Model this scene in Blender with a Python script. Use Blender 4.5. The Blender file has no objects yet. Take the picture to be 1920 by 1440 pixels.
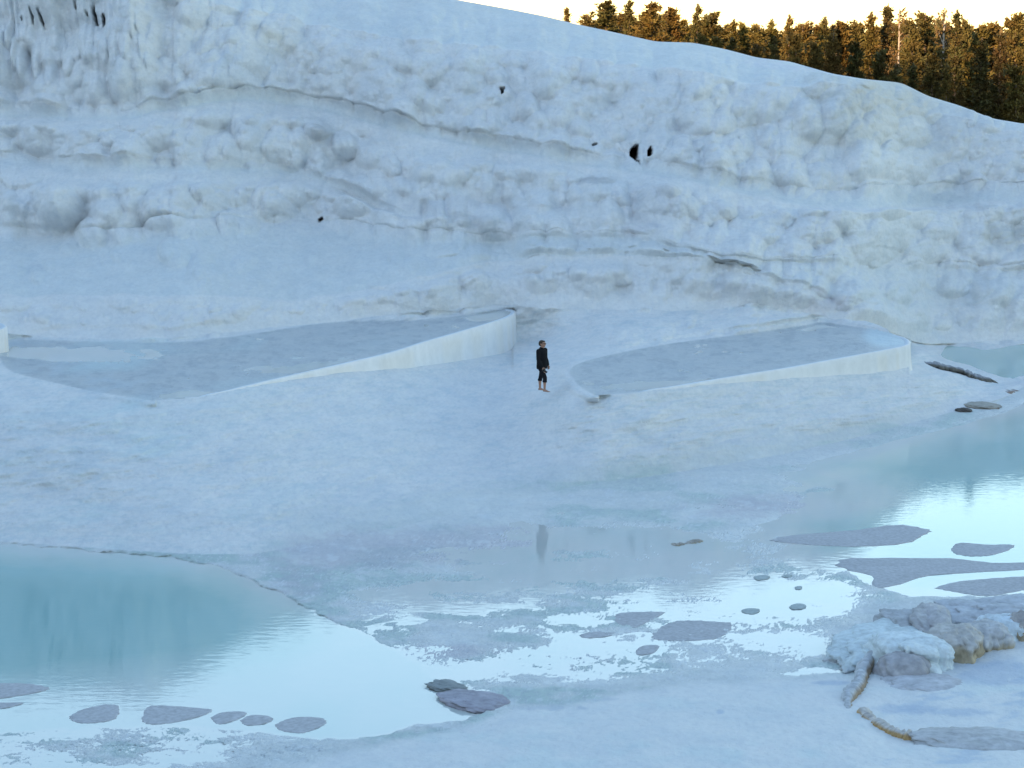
import bpy, bmesh, math, random
import numpy as np
from mathutils import Vector, Matrix

# ------------------------------------------------------------------ camera, sky, sun, exposure
SC = bpy.context.scene
COL = SC.collection
F = 4330.0            # focal length in pixels of the 1920 px wide photograph
YH = 60.0             # horizon row
H = 14.3              # eye height above the pool water
PITCH = math.atan((720 - YH) / F)

cam_d = bpy.data.cameras.new('view_camera')
cam = bpy.data.objects.new('view_camera', cam_d)
COL.objects.link(cam)
cam.location = (0, 0, H)
cam.rotation_euler = (math.pi / 2 - PITCH, 0, 0)
cam_d.sensor_width = 36.0
cam_d.lens = 36.0 * F / 1920.0
cam_d.clip_start = 0.5
cam_d.clip_end = 30000
SC.camera = cam

SUN_EL = math.radians(15.0)
SUN_AZ = math.radians(60.0)      # sun stands to the left, this much behind the camera
sun_dir = Vector((-math.cos(SUN_AZ) * math.cos(SUN_EL), -math.sin(SUN_AZ) * math.cos(SUN_EL), math.sin(SUN_EL)))

W = bpy.data.worlds.new('World')
SC.world = W
W.use_nodes = True
nt = W.node_tree
nt.nodes.clear()
sky = nt.nodes.new('ShaderNodeTexSky')
sky.sky_type = 'NISHITA'
sky.sun_disc = False
sky.sun_elevation = SUN_EL
sky.sun_rotation = math.atan2(sun_dir.x, sun_dir.y)
sky.altitude = 300
sky.air_density = 1.35
sky.dust_density = 0.3
sky.ozone_density = 1.25
bg = nt.nodes.new('ShaderNodeBackground')
bg.inputs['Strength'].default_value = 0.15
wo = nt.nodes.new('ShaderNodeOutputWorld')
nt.links.new(sky.outputs[0], bg.inputs[0])
nt.links.new(bg.outputs[0], wo.inputs[0])

sl = bpy.data.lights.new('sun', 'SUN')
sl.energy = 4.4
sl.angle = math.radians(0.5)
sl.color = (1.0, 0.70, 0.40)
so = bpy.data.objects.new('sun', sl)
COL.objects.link(so)
so.rotation_euler = sun_dir.to_track_quat('Z', 'Y').to_euler()

SC.view_settings.view_transform = 'Standard'
SC.view_settings.look = 'None'
SC.view_settings.gamma = 1.0
SC.view_settings.exposure = 1.4
SC.view_settings.use_curve_mapping = False
SC.render.engine = 'CYCLES'

# ------------------------------------------------------------------ helpers
rng = np.random.default_rng(7)
random.seed(7)
CA, SA = math.cos(PITCH), math.sin(PITCH)

def ray(x, y):
    """slopes (dx/dY, dz/dY) of the sight line through a photograph pixel"""
    u = (np.asarray(x, float) - 960) / F
    v = (720 - np.asarray(y, float)) / F
    dy = CA + v * SA
    return u / dy, (-SA + v * CA) / dy

def depth_for_z(x, y, z):
    a, m = ray(x, y)
    return (z - H) / m

def at_z(x, y, z):
    a, m = ray(x, y)
    D = (z - H) / m
    return Vector((float(a * D), float(D), float(z)))

def at_d(x, y, D):
    a, m = ray(x, y)
    return Vector((float(a * D), float(D), float(H + m * D)))

def proj(p):
    vq = (p[2] - H) / p[1]; v_ = (vq * CA + SA) / (CA - vq * SA)
    return 960 + F * p[0] / p[1] * (CA + v_ * SA), 720 - F * v_

def pl(pts, x):
    p = np.asarray(pts, float)
    return np.interp(x, p[:, 0], p[:, 1])

def hash2(ix, iy, seed):
    n = (ix.astype(np.int64) * 374761393 + iy.astype(np.int64) * 668265263 + seed * 982451653) & 0xFFFFFFFF
    n = ((n ^ (n >> 13)) * 1274126177) & 0xFFFFFFFF
    n = (n ^ (n >> 16)) & 0xFFFFFFFF
    return n.astype(np.float64) / 4294967295.0

def vnoise(x, y, seed=0):
    ix = np.floor(x); iy = np.floor(y)
    fx = x - ix; fy = y - iy
    fx = fx * fx * fx * (fx * (fx * 6 - 15) + 10); fy = fy * fy * fy * (fy * (fy * 6 - 15) + 10)
    a = hash2(ix, iy, seed); b = hash2(ix + 1, iy, seed)
    c = hash2(ix, iy + 1, seed); d = hash2(ix + 1, iy + 1, seed)
    return (a + (b - a) * fx) * (1 - fy) + (c + (d - c) * fx) * fy

def fbm(x, y, octv=4, seed=0, gain=0.5):
    s = 0; amp = 1; tot = 0
    for i in range(octv):
        s = s + amp * (vnoise(x * 2 ** i + 17.3 * i, y * 2 ** i - 9.1 * i, seed + i) - 0.5)
        tot += amp; amp *= gain
    return 2 * s / tot                     # about -1..1

def worley(x, y, seed=0):
    ix = np.floor(x); iy = np.floor(y)
    f1 = np.full(x.shape, 9.0); f2 = np.full(x.shape, 9.0)
    for dx in (-1, 0, 1):
        for dy in (-1, 0, 1):
            cx = ix + dx; cy = iy + dy
            px = cx + hash2(cx, cy, seed); py = cy + hash2(cx, cy, seed + 99)
            d = (px - x) ** 2 + (py - y) ** 2
            f2 = np.minimum(f2, np.maximum(d, f1)); f1 = np.minimum(f1, d)
    return np.sqrt(f1), np.sqrt(f2)

def sstep(a, b, x):
    t = np.clip((x - a) / (b - a), 0, 1)
    return t * t * (3 - 2 * t)

def sdf_poly(px, py, poly, ys=2.5):
    """signed distance (inside positive) in photograph pixels, rows stretched"""
    P = np.asarray(poly, float).copy()
    P[:, 1] *= ys
    y = py * ys
    d = np.full(px.shape, 1e9); ins = np.zeros(px.shape, bool)
    n = len(P)
    for i in range(n):
        ax, ay = P[i]; bx, by = P[(i + 1) % n]
        ex, ey = bx - ax, by - ay
        t = np.clip(((px - ax) * ex + (y - ay) * ey) / (ex * ex + ey * ey + 1e-9), 0, 1)
        d = np.minimum(d, (px - ax - t * ex) ** 2 + (y - ay - t * ey) ** 2)
        if ay != by:
            c = ((ay > y) != (by > y)) & (px < (bx - ax) * (y - ay) / (by - ay) + ax)
            ins ^= c
    d = np.sqrt(d)
    return np.where(ins, d, -d)

def tps(ctrl, ys=2.5, smooth=0.0):
    C = np.asarray(ctrl, float)
    P = np.stack([C[:, 0] / 300, C[:, 1] * ys / 300], 1); z = C[:, 2]
    def k(r2):
        return 0.5 * r2 * np.log(r2 + 1e-12)
    n = len(P)
    K = k(((P[:, None] - P[None]) ** 2).sum(-1)) + smooth * np.eye(n)
    A = np.zeros((n + 3, n + 3)); A[:n, :n] = K
    A[:n, n] = 1; A[:n, n + 1:] = P; A[n, :n] = 1; A[n + 1:, :n] = P.T
    w = np.linalg.solve(A, np.concatenate([z, [0, 0, 0]]))
    def ev(x, y):
        x = np.asarray(x, float); y = np.asarray(y, float)
        out = np.zeros(x.size); xf = x.ravel() / 300; yf = y.ravel() * ys / 300
        out += w[n] + w[n + 1] * xf + w[n + 2] * yf
        for i in range(n):
            out += w[i] * k((xf - P[i, 0]) ** 2 + (yf - P[i, 1]) ** 2)
        return out.reshape(x.shape)
    return ev

def smooth_path(pts, n=90):
    """Catmull-Rom through points"""
    P = [Vector(p) for p in pts]
    P = [2 * P[0] - P[1]] + P + [2 * P[-1] - P[-2]]
    out = []
    seg = len(P) - 3
    for i in range(seg):
        for q in range(max(2, n // seg)):
            t = q / max(2, n // seg)
            a, b_, c, d = P[i:i + 4]
            out.append(0.5 * ((2 * b_) + (c - a) * t + (2 * a - 5 * b_ + 4 * c - d) * t * t + (3 * b_ - a - 3 * c + d) * t ** 3))
    out.append(P[-2])
    return out

def mesh_obj(name, verts, faces, mat, parent=None, smooth=True, attrs=None):
    """link one mesh object; faces is an (n,4) or (n,3) array or a list"""
    me = bpy.data.meshes.new(name)
    verts = np.asarray(verts, np.float32)
    if isinstance(faces, np.ndarray):
        nf, k = faces.shape
        me.vertices.add(len(verts)); me.vertices.foreach_set('co', verts.ravel())
        me.loops.add(nf * k); me.loops.foreach_set('vertex_index', faces.astype(np.int32).ravel())
        me.polygons.add(nf)
        me.polygons.foreach_set('loop_start', np.arange(0, nf * k, k, dtype=np.int32))
        me.update(calc_edges=True)
    else:
        me.from_pydata(verts.tolist(), [], faces)
    me.validate()
    if smooth:
        me.polygons.foreach_set('use_smooth', np.ones(len(me.polygons), bool))
    for k, v in (attrs or {}).items():
        v = np.asarray(v, np.float32)
        if v.ndim == 2:
            a = me.attributes.new(k, 'FLOAT_COLOR', 'POINT')
            a.data.foreach_set('color', np.concatenate([v, np.ones((len(v), 1), np.float32)], 1).ravel())
        else:
            a = me.attributes.new(k, 'FLOAT', 'POINT')
            a.data.foreach_set('value', v)
    me.materials.append(mat)
    o = bpy.data.objects.new(name, me)
    COL.objects.link(o)
    if parent is not None:
        o.parent = parent
    return o

def tag(o, label=None, cat=None, group=None, kind=None):
    if label: o['label'] = label
    if cat: o['category'] = cat
    if group: o['group'] = group
    if kind: o['kind'] = kind
    return o

def empty(name, loc, rz=0.0):
    o = bpy.data.objects.new(name, None)
    COL.objects.link(o)
    o.location = loc; o.rotation_euler = (0, 0, rz)
    o.empty_display_size = 0.2
    return o

def grid_faces(nr, nc, mask=None):
    i = np.arange(nr - 1)[:, None] * nc + np.arange(nc - 1)[None]
    f = np.stack([i, i + 1, i + nc + 1, i + nc], -1)
    if mask is not None:
        f = f[mask]
    return f.reshape(-1, 4)

# ------------------------------------------------------------------ materials
def new_mat(name):
    m = bpy.data.materials.new(name); m.use_nodes = True
    n = m.node_tree; n.nodes.clear()
    out = n.nodes.new('ShaderNodeOutputMaterial')
    b = n.nodes.new('ShaderNodeBsdfPrincipled')
    n.links.new(b.outputs[0], out.inputs[0])
    return m, n, b

def node(n, t, **kw):
    x = n.nodes.new(t)
    for k, v in kw.items():
        setattr(x, k, v)
    return x

def pos_noise(n, scale, detail=4, rough=0.55, vec_scale=(1, 1, 1)):
    g = node(n, 'ShaderNodeNewGeometry')
    mp = node(n, 'ShaderNodeMapping'); mp.inputs['Scale'].default_value = vec_scale
    n.links.new(g.outputs['Position'], mp.inputs['Vector'])
    t = node(n, 'ShaderNodeTexNoise')
    t.inputs['Scale'].default_value = scale; t.inputs['Detail'].default_value = detail
    t.inputs['Roughness'].default_value = rough
    n.links.new(mp.outputs[0], t.inputs['Vector'])
    return t

def mix_mul(n, a, b, fac=1.0):
    m = node(n, 'ShaderNodeMix', data_type='RGBA', blend_type='MULTIPLY')
    m.inputs[0].default_value = fac
    n.links.new(a, m.inputs[6]); n.links.new(b, m.inputs[7])
    return m.outputs[2]

def ramp(n, src, stops):
    r = node(n, 'ShaderNodeValToRGB')
    e = r.color_ramp.elements
    while len(e) < len(stops): e.new(0.5)
    for el, (p, c) in zip(e, stops):
        el.position = p; el.color = (*c, 1) if len(c) == 3 else c
    n.links.new(src, r.inputs[0])
    return r.outputs[0]

def maprange(n, src, a, b, c, d):
    m = node(n, 'ShaderNodeMapRange')
    m.inputs[1].default_value = a; m.inputs[2].default_value = b
    m.inputs[3].default_value = c; m.inputs[4].default_value = d
    n.links.new(src, m.inputs[0]); return m.outputs[0]

# travertine: colour and wetness come per vertex, grain and fine relief from noise
M_TRAV, n, b = new_mat('travertine')
at_ = node(n, 'ShaderNodeAttribute', attribute_name='col')
n1 = pos_noise(n, 1.1, 5, 0.6, (1, 0.6, 1.4)); n2 = pos_noise(n, 7, 4, 0.6, (1, 0.5, 1.2))
c1 = ramp(n, n1.outputs[0], [(0.3, (0.90, 0.93, 0.96)), (0.6, (1.0, 1.0, 1.0)), (0.8, (1.0, 0.985, 0.99))])
c2 = ramp(n, n2.outputs[0], [(0.25, (0.90, 0.91, 0.93)), (0.55, (1, 1, 1))])
cc = mix_mul(n, mix_mul(n, at_.outputs['Color'], c1), c2)
n.links.new(cc, b.inputs['Base Color'])
wt = node(n, 'ShaderNodeAttribute', attribute_name='wet')
n.links.new(maprange(n, wt.outputs['Fac'], 0, 1, 0.72, 0.22), b.inputs['Roughness'])
b.inputs['Specular IOR Level'].default_value = 0.35
bn1 = pos_noise(n, 3.2, 6, 0.6, (1, 0.7, 1)); bp = node(n, 'ShaderNodeBump')
bp.inputs['Strength'].default_value = 0.8; bp.inputs['Distance'].default_value = 0.12
n.links.new(bn1.outputs[0], bp.inputs['Height'])
bn2 = pos_noise(n, 14, 4, 0.6); bp2 = node(n, 'ShaderNodeBump')
bp2.inputs['Strength'].default_value = 0.7; bp2.inputs['Distance'].default_value = 0.03
n.links.new(bn2.outputs[0], bp2.inputs['Height']); n.links.new(bp.outputs[0], bp2.inputs['Normal'])
n.links.new(bp2.outputs[0], b.inputs['Normal'])

# milky thermal water; depth per vertex sets how turquoise it is
M_WATER, n, b = new_mat('milky_water')
dp = node(n, 'ShaderNodeAttribute', attribute_name='depth')
wn = pos_noise(n, 0.35, 4, 0.5, (1, 0.5, 1))
add = node(n, 'ShaderNodeMath', operation='MULTIPLY_ADD'); add.inputs[1].default_value = 0.22
n.links.new(wn.outputs[0], add.inputs[0]); n.links.new(dp.outputs['Fac'], add.inputs[2])
wc = ramp(n, add.outputs[0], [(0.10, (0.60, 0.62, 0.61)), (0.25, (0.44, 0.57, 0.56)), (0.55, (0.29, 0.49, 0.49)), (1.0, (0.24, 0.46, 0.47))])
n.links.new(wc, b.inputs['Base Color'])
b.inputs['Roughness'].default_value = 0.03
b.inputs['IOR'].default_value = 1.45
r1 = pos_noise(n, 2.2, 3, 0.5, (1, 2.2, 1)); wb = node(n, 'ShaderNodeBump')
wb.inputs['Strength'].default_value = 0.10; wb.inputs['Distance'].default_value = 0.02
n.links.new(r1.outputs[0], wb.inputs['Height']); n.links.new(wb.outputs[0], b.inputs['Normal'])

def vcol_mat(name, rough=0.8, bump_scale=8, bump=0.03, spec=0.3, lo=0.72):
    m, n, b = new_mat(name)
    a = node(n, 'ShaderNodeAttribute', attribute_name='col')
    t = pos_noise(n, bump_scale, 5, 0.6)
    c = ramp(n, t.outputs[0], [(0.28, (lo, lo, lo)), (0.62, (1, 1, 1))])
    n.links.new(mix_mul(n, a.outputs['Color'], c), b.inputs['Base Color'])
    b.inputs['Roughness'].default_value = rough
    b.inputs['Specular IOR Level'].default_value = spec
    bp = node(n, 'ShaderNodeBump'); bp.inputs['Strength'].default_value = 0.6; bp.inputs['Distance'].default_value = bump
    n.links.new(t.outputs[0], bp.inputs['Height']); n.links.new(bp.outputs[0], b.inputs['Normal'])
    return m
M_ROCK = vcol_mat('stained_rock', 0.7, 6, 0.05)
M_WALL = vcol_mat('pool_wall_travertine', 0.75, 3, 0.008, 0.3, 0.93)
M_MUD = vcol_mat('sediment', 0.8, 9, 0.01, 0.15)

def plain_mat(name, color, rough=0.8, var=0.25, scale=20, spec=0.3):
    m, n, b = new_mat(name)
    t = pos_noise(n, scale, 4, 0.6)
    lo = tuple(c * (1 - var) for c in color); hi = tuple(min(1, c * (1 + var)) for c in color)
    n.links.new(ramp(n, t.outputs[0], [(0.3, lo), (0.7, hi)]), b.inputs['Base Color'])
    b.inputs['Roughness'].default_value = rough
    b.inputs['Specular IOR Level'].default_value = spec
    return m

# foliage: tint per leaf clump plus a difference from tree to tree
M_LEAF, n, b = new_mat('needles')
a = node(n, 'ShaderNodeAttribute', attribute_name='col')
oi = node(n, 'ShaderNodeObjectInfo')
oc = ramp(n, oi.outputs['Random'], [(0.0, (0.75, 0.85, 0.8)), (0.35, (1.0, 1.0, 0.9)), (0.7, (1.25, 1.0, 0.8)), (1.0, (1.1, 1.15, 0.85))])
n.links.new(mix_mul(n, a.outputs['Color'], oc), b.inputs['Base Color'])
b.inputs['Roughness'].default_value = 0.75
b.inputs['Specular IOR Level'].default_value = 0.15
M_BARK = plain_mat('bark', (0.16, 0.11, 0.075), 0.9, 0.35, 9)
M_PALEBARK = plain_mat('pale_dead_wood', (0.42, 0.34, 0.27), 0.9, 0.2, 9)

# ------------------------------------------------------------------ travertine terrain
xs = np.concatenate([np.linspace(-2600, -420, 26)[:-1], np.linspace(-420, -20, 46)[:-1], np.arange(-20, 1941, 2.15), np.linspace(1943, 2300, 44), np.linspace(2330, 3600, 20)])
NC = len(xs)

S_Y = [(-2600, 990), (-700, 1000), (0, 1016), (200, 1030), (350, 1040), (480, 1040), (600, 1016), (720, 995), (850, 965), (950, 945), (1080, 912), (1200, 895), (1350, 872), (1500, 845), (1650, 808), (1760, 780), (1800, 768), (1860, 755), (1905, 738), (1950, 700), (2600, 690), (3600, 690)]
B_Y = [(-2600, 640), (-700, 636), (0, 625), (100, 636), (300, 638), (450, 622), (600, 606), (800, 590), (940, 574), (1000, 582), (1270, 585), (1400, 580), (1500, 590), (1560, 600), (1640, 612), (1720, 648), (1800, 645), (1920, 638), (2600, 630), (3600, 620)]
B_D = [(-2600, 83), (-700, 85), (0, 86.5), (100, 85.5), (300, 85.3), (450, 88), (600, 90.5), (800, 93.3), (940, 96), (1000, 95.3), (1270, 94), (1400, 95.2), (1500, 95.4), (1560, 95.4), (1600, 95.8), (1640, 97), (1680, 100), (1720, 102.5), (1800, 105.9), (1920, 107.5), (3600, 109)]
T1T = [(-2600, 560), (0, 556), (200, 552), (400, 556), (560, 566), (700, 540), (800, 518), (870, 500), (1000, 482), (1150, 480), (1250, 488), (1340, 500), (1400, 520), (1500, 545), (1600, 568), (1700, 590), (1800, 575), (1920, 570), (3600, 560)]
T2B = [(-2600, 420), (-700, 420), (0, 432), (200, 443), (330, 424), (520, 412), (640, 418), (760, 442), (880, 448), (1000, 452), (1180, 448), (1300, 485), (1400, 500), (1600, 498), (1770, 503), (1920, 512), (3600, 530)]
T3M = [(-2600, 300), (-700, 300), (0, 312), (150, 324), (450, 327), (570, 332), (640, 360), (740, 405), (880, 425), (1000, 425), (1180, 425), (1300, 452), (1400, 458), (1600, 445), (1920, 445), (3600, 450)]
T3MD = [(0, 20), (500, 16), (640, 12), (900, 4), (3600, 4)]
T3T = [(-2600, 230), (0, 222), (220, 228), (420, 193), (500, 192), (600, 207), (720, 240), (840, 268), (1000, 293), (1100, 313), (1250, 333), (1340, 350), (1500, 385), (1700, 392), (1920, 372), (3600, 360)]
T4BD = [(0, 13), (420, 9), (640, 13), (1000, 13), (1250, 18), (1400, 20), (1500, 26), (1700, 36), (1920, 22), (3600, 20)]
T4T = [(-2600, -130), (0, -60), (300, -40), (420, 20), (600, 60), (800, 85), (1000, 100), (1200, 130), (1400, 160), (1500, 168), (1560, 165), (1650, 186), (1750, 212), (1850, 244), (1920, 262), (2600, 420), (3600, 520)]
CRE = [(-2600, -240), (-700, -160), (0, -105), (400, -66), (700, -22), (860, 0), (960, 18), (1020, 30), (1080, 45), (1150, 60), (1230, 78), (1300, 80), (1360, 92), (1420, 108), (1480, 115), (1560, 138), (1620, 148), (1690, 155), (1740, 180), (1800, 198), (1860, 222), (1920, 232), (2100, 290), (2600, 400), (3600, 500)]
def smc(pts, w=14):
    """guide curve sampled on the columns, corners rounded"""
    fine = np.arange(-2700, 3701, 4.0)
    y = pl(pts, fine)
    k = np.hanning(2 * w + 1); k /= k.sum()
    y = np.convolve(np.pad(y, w, mode='edge'), k, mode='valid')
    return np.interp(xs, fine, y)
gS, gB, g1, g2, g3, g4, g5 = [smc(p) for p in (S_Y, B_Y, T1T, T2B, T3M, T3T, T4T)]
gC = smc(CRE, 5)
g3b = g3 - pl(T3MD, xs); g4b = g4 - pl(T4BD, xs)
wob = lambda s, a: a * fbm(xs / 60.0, np.full(NC, s * 3.7), 3, int(s))
g1 = g1 + wob(1, 6); g2 = g2 + wob(2, 6); g3 = g3 + wob(3, 5); g3b = np.minimum(g3b + wob(3, 5), g3 - 2)
g4 = g4 + wob(4, 5); g4b = np.minimum(g4b + wob(4, 5), g4 - 2); g5 = g5 + wob(5, 8)

# zone 2: sloping apron and the terrace with the walled pools, heights from control points
POOL_Z = 2.35
POOL_ZL = 2.8
lipL = [(285, 751), (360, 745), (420, 735), (465, 724), (520, 711), (640, 684), (740, 660), (800, 641), (870, 621), (940, 600), (962, 591)]
baseL = [(285, 751), (465, 726), (520, 716), (640, 698), (740, 690), (840, 679), (940, 661), (962, 652)]
lipR = [(1115, 742), (1180, 737), (1240, 729), (1280, 723), (1380, 706), (1480, 690), (1600, 668), (1660, 657), (1700, 648)]
baseR = [(1115, 742), (1280, 726), (1350, 719), (1490, 708), (1613, 700), (1680, 692), (1705, 684)]
endL = [(967, 586), (967, 582), (955, 579.5), (935, 579.5), (905, 584), (860, 591)]
endR = [(1707, 643), (1705, 637), (1690, 630.5), (1660, 623), (1620, 615), (1575, 608), (1540, 604)]
polyL = lipL + endL + [(800, 599), (700, 601), (620, 604), (560, 612), (440, 630), (330, 641), (150, 640), (20, 640), (10, 690), (120, 722), (200, 738)]
polyR = lipR + endR + [(1500, 611), (1400, 625), (1250, 645), (1130, 668), (1070, 690), (1082, 720)]

ctrl = []
for x in list(range(-2600, 0, 500)) + list(range(0, 1900, 150)) + [1905, 2000, 2600, 3600]:
    ctrl.append((x, float(pl(S_Y, x)), 0.03))
for x in [-2600, -1500, -700, 0, 150, 300, 450, 600, 750, 880, 950, 1000, 1100, 1270, 1400, 1500, 1580, 1660, 1720, 1800, 1920, 2600, 3600]:
    D = float(pl(B_D, x)); y = float(pl(B_Y, x))
    ctrl.append((x, y, H + float(ray(x, y)[1]) * D))
ctrl += [(-1500, 745, 2.8), (-700, 745, 2.8), (0, 745, 2.75), (150, 745, 2.76), (290, 758, 2.72), (0, 880, 1.45), (300, 880, 1.45), (150, 950, 0.7), (470, 735, 2.66), (640, 704, 2.42), (740, 696, 2.1), (840, 686, 1.75), (935, 668, 1.5),
         (620, 740, 2.2), (800, 730, 2.0), (600, 860, 1.25), (800, 840, 1.0), (1000, 850, 0.78), (1014, 733, 2.1), (900, 720, 1.95), (1010, 690, 1.85), (1000, 650, 1.65), (1000, 615, 2.1), (1060, 660, 2.0), (1070, 694, 2.3), (1100, 742, 2.25),
         (1150, 630, 2.5), (1250, 640, 2.4), (1270, 600, 2.8), (1120, 605, 2.6), (1400, 600, 2.68), (1200, 820, 1.05), (1280, 800, 1.2), (1100, 820, 1.1), (1280, 732, 2.12), (1400, 722, 1.95), (1500, 714, 1.75), (1613, 705, 1.52), (1680, 698, 1.42), (1400, 780, 1.14), (1600, 760, 0.8), (1700, 745, 0.65),
         (1730, 695, 1.15), (1780, 706, 0.75), (1830, 716, 0.35), (1760, 740, 0.42), (1880, 728, 0.08), (1760, 668, 0.05), (1850, 692, -0.05), (1850, 665, -0.06), (1920, 700, -0.08), (1920, 660, -0.08), (2600, 660, -0.1), (1715, 672, 1.25), (1724, 662, 1.0)]
zone2 = tps(ctrl, 2.5, 1e-4)

rows_y = []; rows_zone = []
def add_rows(ya, yb, n, zone, first=False):
    t = np.linspace(0, 1, n + 1)
    if not first: t = t[1:]
    for s in t:
        rows_y.append(ya + (yb - ya) * s); rows_zone.append((zone, s))
yF = np.full(NC, 1660.0)
add_rows(yF, gS, 330, 0, True)
add_rows(gS, gB, 190, 1)
strips = [(gB, g1, 44, [(0, 30), (560, 34), (900, 46), (1300, 42), (1450, 36), (1920, 38)]),
          (g1, g2, 46, [(0, 10.5), (700, 11.5), (1250, 11), (1400, 19), (1920, 21)]),
          (g2, g3, 44, [(0, 46), (600, 44), (900, 48), (1300, 40), (1500, 40), (1920, 48)]),
          (g3, g3b, 6, [(0, 8), (640, 14), (900, 36), (1500, 30), (1920, 40)]),
          (g3b, g4, 56, [(0, 48), (1000, 40), (1500, 38), (1920, 46)]),
          (g4, g4b, 10, [(0, 8), (1920, 9)]),
          (g4b, g5, 100, [(0, 54), (400, 52), (800, 42), (1200, 32), (1500, 32), (1920, 42)]),
          (g5, gC, 46, [(0, 20), (450, 17), (700, 15), (1000, 10.5), (1250, 7), (1500, 7.5), (1700, 13), (1920, 17)])]
for k, (a_, b_, n_, s_) in enumerate(strips):
    add_rows(a_, b_, n_, 2 + k)
Y = np.array(rows_y); NR = len(Y)
X = np.broadcast_to(xs, Y.shape).copy()
ZN = np.array([z for z, s in rows_zone])
AX, MZ = ray(X, Y)

Z = np.zeros_like(Y); D = np.zeros_like(Y)
col = np.ones(Y.shape + (3,)) * np.array([0.735, 0.733, 0.728])
wet = np.zeros_like(Y)

def paint(mask, c, s=1.0):
    m = (np.clip(mask, 0, 1) * s)[..., None]
    col[:] = col * (1 - m) + np.array(c) * m

# ---- zone 0: pools and shallow flats in front, heights in metres about the water at z = 0
r0 = ZN == 0
x0, y0 = X[r0], Y[r0]
wx = x0 + 16 * fbm(x0 / 60, y0 / 22, 4, 11) + 5 * fbm(x0 / 14, y0 / 6, 3, 12)
wy = y0 + 6 * fbm(x0 / 60, y0 / 22, 4, 13) + 2.2 * fbm(x0 / 14, y0 / 6, 3, 14)
PL = [(-2700, 990), (-700, 1000), (0, 1018), (130, 1026), (250, 1034), (350, 1047), (450, 1078), (520, 1108), (580, 1140), (625, 1168), (700, 1198), (780, 1240), (815, 1275), (860, 1300), (908, 1336), (860, 1354), (790, 1362), (700, 1381), (600, 1388), (540, 1376), (420, 1366), (250, 1362), (100, 1366), (-40, 1378), (-700, 1400), (-2700, 1420)]
PR = [(1490, 862), (1600, 838), (1700, 812), (1800, 790), (1900, 760), (1960, 700), (3700, 690), (3700, 1120), (1940, 1115), (1800, 1120), (1700, 1120), (1620, 1090), (1560, 1050), (1440, 1040), (1500, 1020), (1420, 985), (1500, 960), (1640, 935), (1560, 900)]
sL = sdf_poly(wx, wy, PL); sR = sdf_poly(wx, wy, PR)
bias_ctrl = [(600, 1040, .03), (800, 1010, .03), (1000, 1000, -.006), (1050, 1040, -.010), (900, 1080, -.008), (700, 1110, .0), (620, 1100, .02), (1200, 1000, -.006), (1300, 1040, -.010), (1200, 1080, -.004), (1000, 1130, .004), (850, 1150, .004), (760, 1180, .006), (1100, 1130, .0), (1250, 1140, -.006), (1350, 1110, -.004), (1450, 1080, -.008), (1500, 1130, -.006), (1400, 1170, -.006), (1550, 1180, -.006), (1000, 1180, .002),
             (1000, 1220, -.002), (1150, 1230, -.001), (880, 1225, .012), (860, 1262, -.02), (960, 1265, -.012), (1100, 1270, -.002), (1250, 1250, .01), (1000, 1300, .05), (1200, 1290, .06), (1450, 1230, -.006), (1560, 1230, -.004), (1300, 950, .015), (1450, 930, .012), (1400, 1000, .0), (1550, 980, -.01), (1150, 930, .03), (1350, 900, .02), (1500, 880, -.01), (1000, 960, .02), (750, 990, .05),
             (100, 1400, -.004), (300, 1390, -.002), (450, 1395, .002), (560, 1410, .02), (200, 1430, .0), (0, 1440, -.01), (350, 1450, .0), (0, 1600, .05), (600, 1600, .1), (-700, 1500, .02), (-2000, 1400, 0), (-2000, 1100, 0), (3000, 900, 0), (3000, 1400, 0), (700, 1395, .03), (1620, 1200, .03)]
bias = tps(bias_ctrl, 2.5, 1e-3)(x0, y0)
nz = 0.024 * fbm(wx / 120, wy / 20, 3, 21, 0.5) + 0.013 * fbm(wx / 55, wy / 8, 3, 23, 0.45) + 0.003 * fbm(x0 / 16, y0 / 4.5, 3, 22)
z0 = np.clip(bias, -0.06, 0.08) + nz
# thin rims that follow the contours of the flats (rimstone)
cn = fbm(wx / 150, wy / 30, 4, 31)
rim = np.exp(-((np.abs((cn * 8) % 1.0 - 0.5)) / 0.05) ** 2) * sstep(-0.5, 0.2, fbm(x0 / 90, y0 / 30, 2, 33))
z0 += 0.011 * rim * sstep(880, 1000, y0)
z0 += 0.012 * (((cn * 8) % 1.0) - 0.5) * sstep(920, 1020, y0)
# cracked crust between little panes of water
f1, f2 = worley(wx / 38, wy / 11, 5)
crk = 1 - sstep(0.02, 0.16, f2 - f1)
def blob(x, y, cx, cy, rx, ry):
    return np.exp(-(((x - cx) / rx) ** 2 + ((y - cy) / ry) ** 2))
ck = blob(x0, y0, 1080, 1230, 240, 50) + blob(x0, y0, 300, 1405, 330, 34) + 0.6 * blob(x0, y0, 1480, 1180, 220, 60)
z0 += np.clip(ck, 0, 1) * (0.013 * crk - 0.003)
z0 = z0 * (1 - sstep(-6, 10, sL)) + (-0.05 - 0.75 * sstep(0, 260, sL) * sstep(1330, 1150, y0 + 0.12 * x0)) * sstep(-6, 10, sL)  # shallower in front: paler water colour adds to the bright sky reflection there
z0 = z0 * (1 - sstep(-8, 14, sR)) + (-0.02 - 0.5 * sstep(0, 240, sR)) * sstep(-8, 14, sR)
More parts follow.
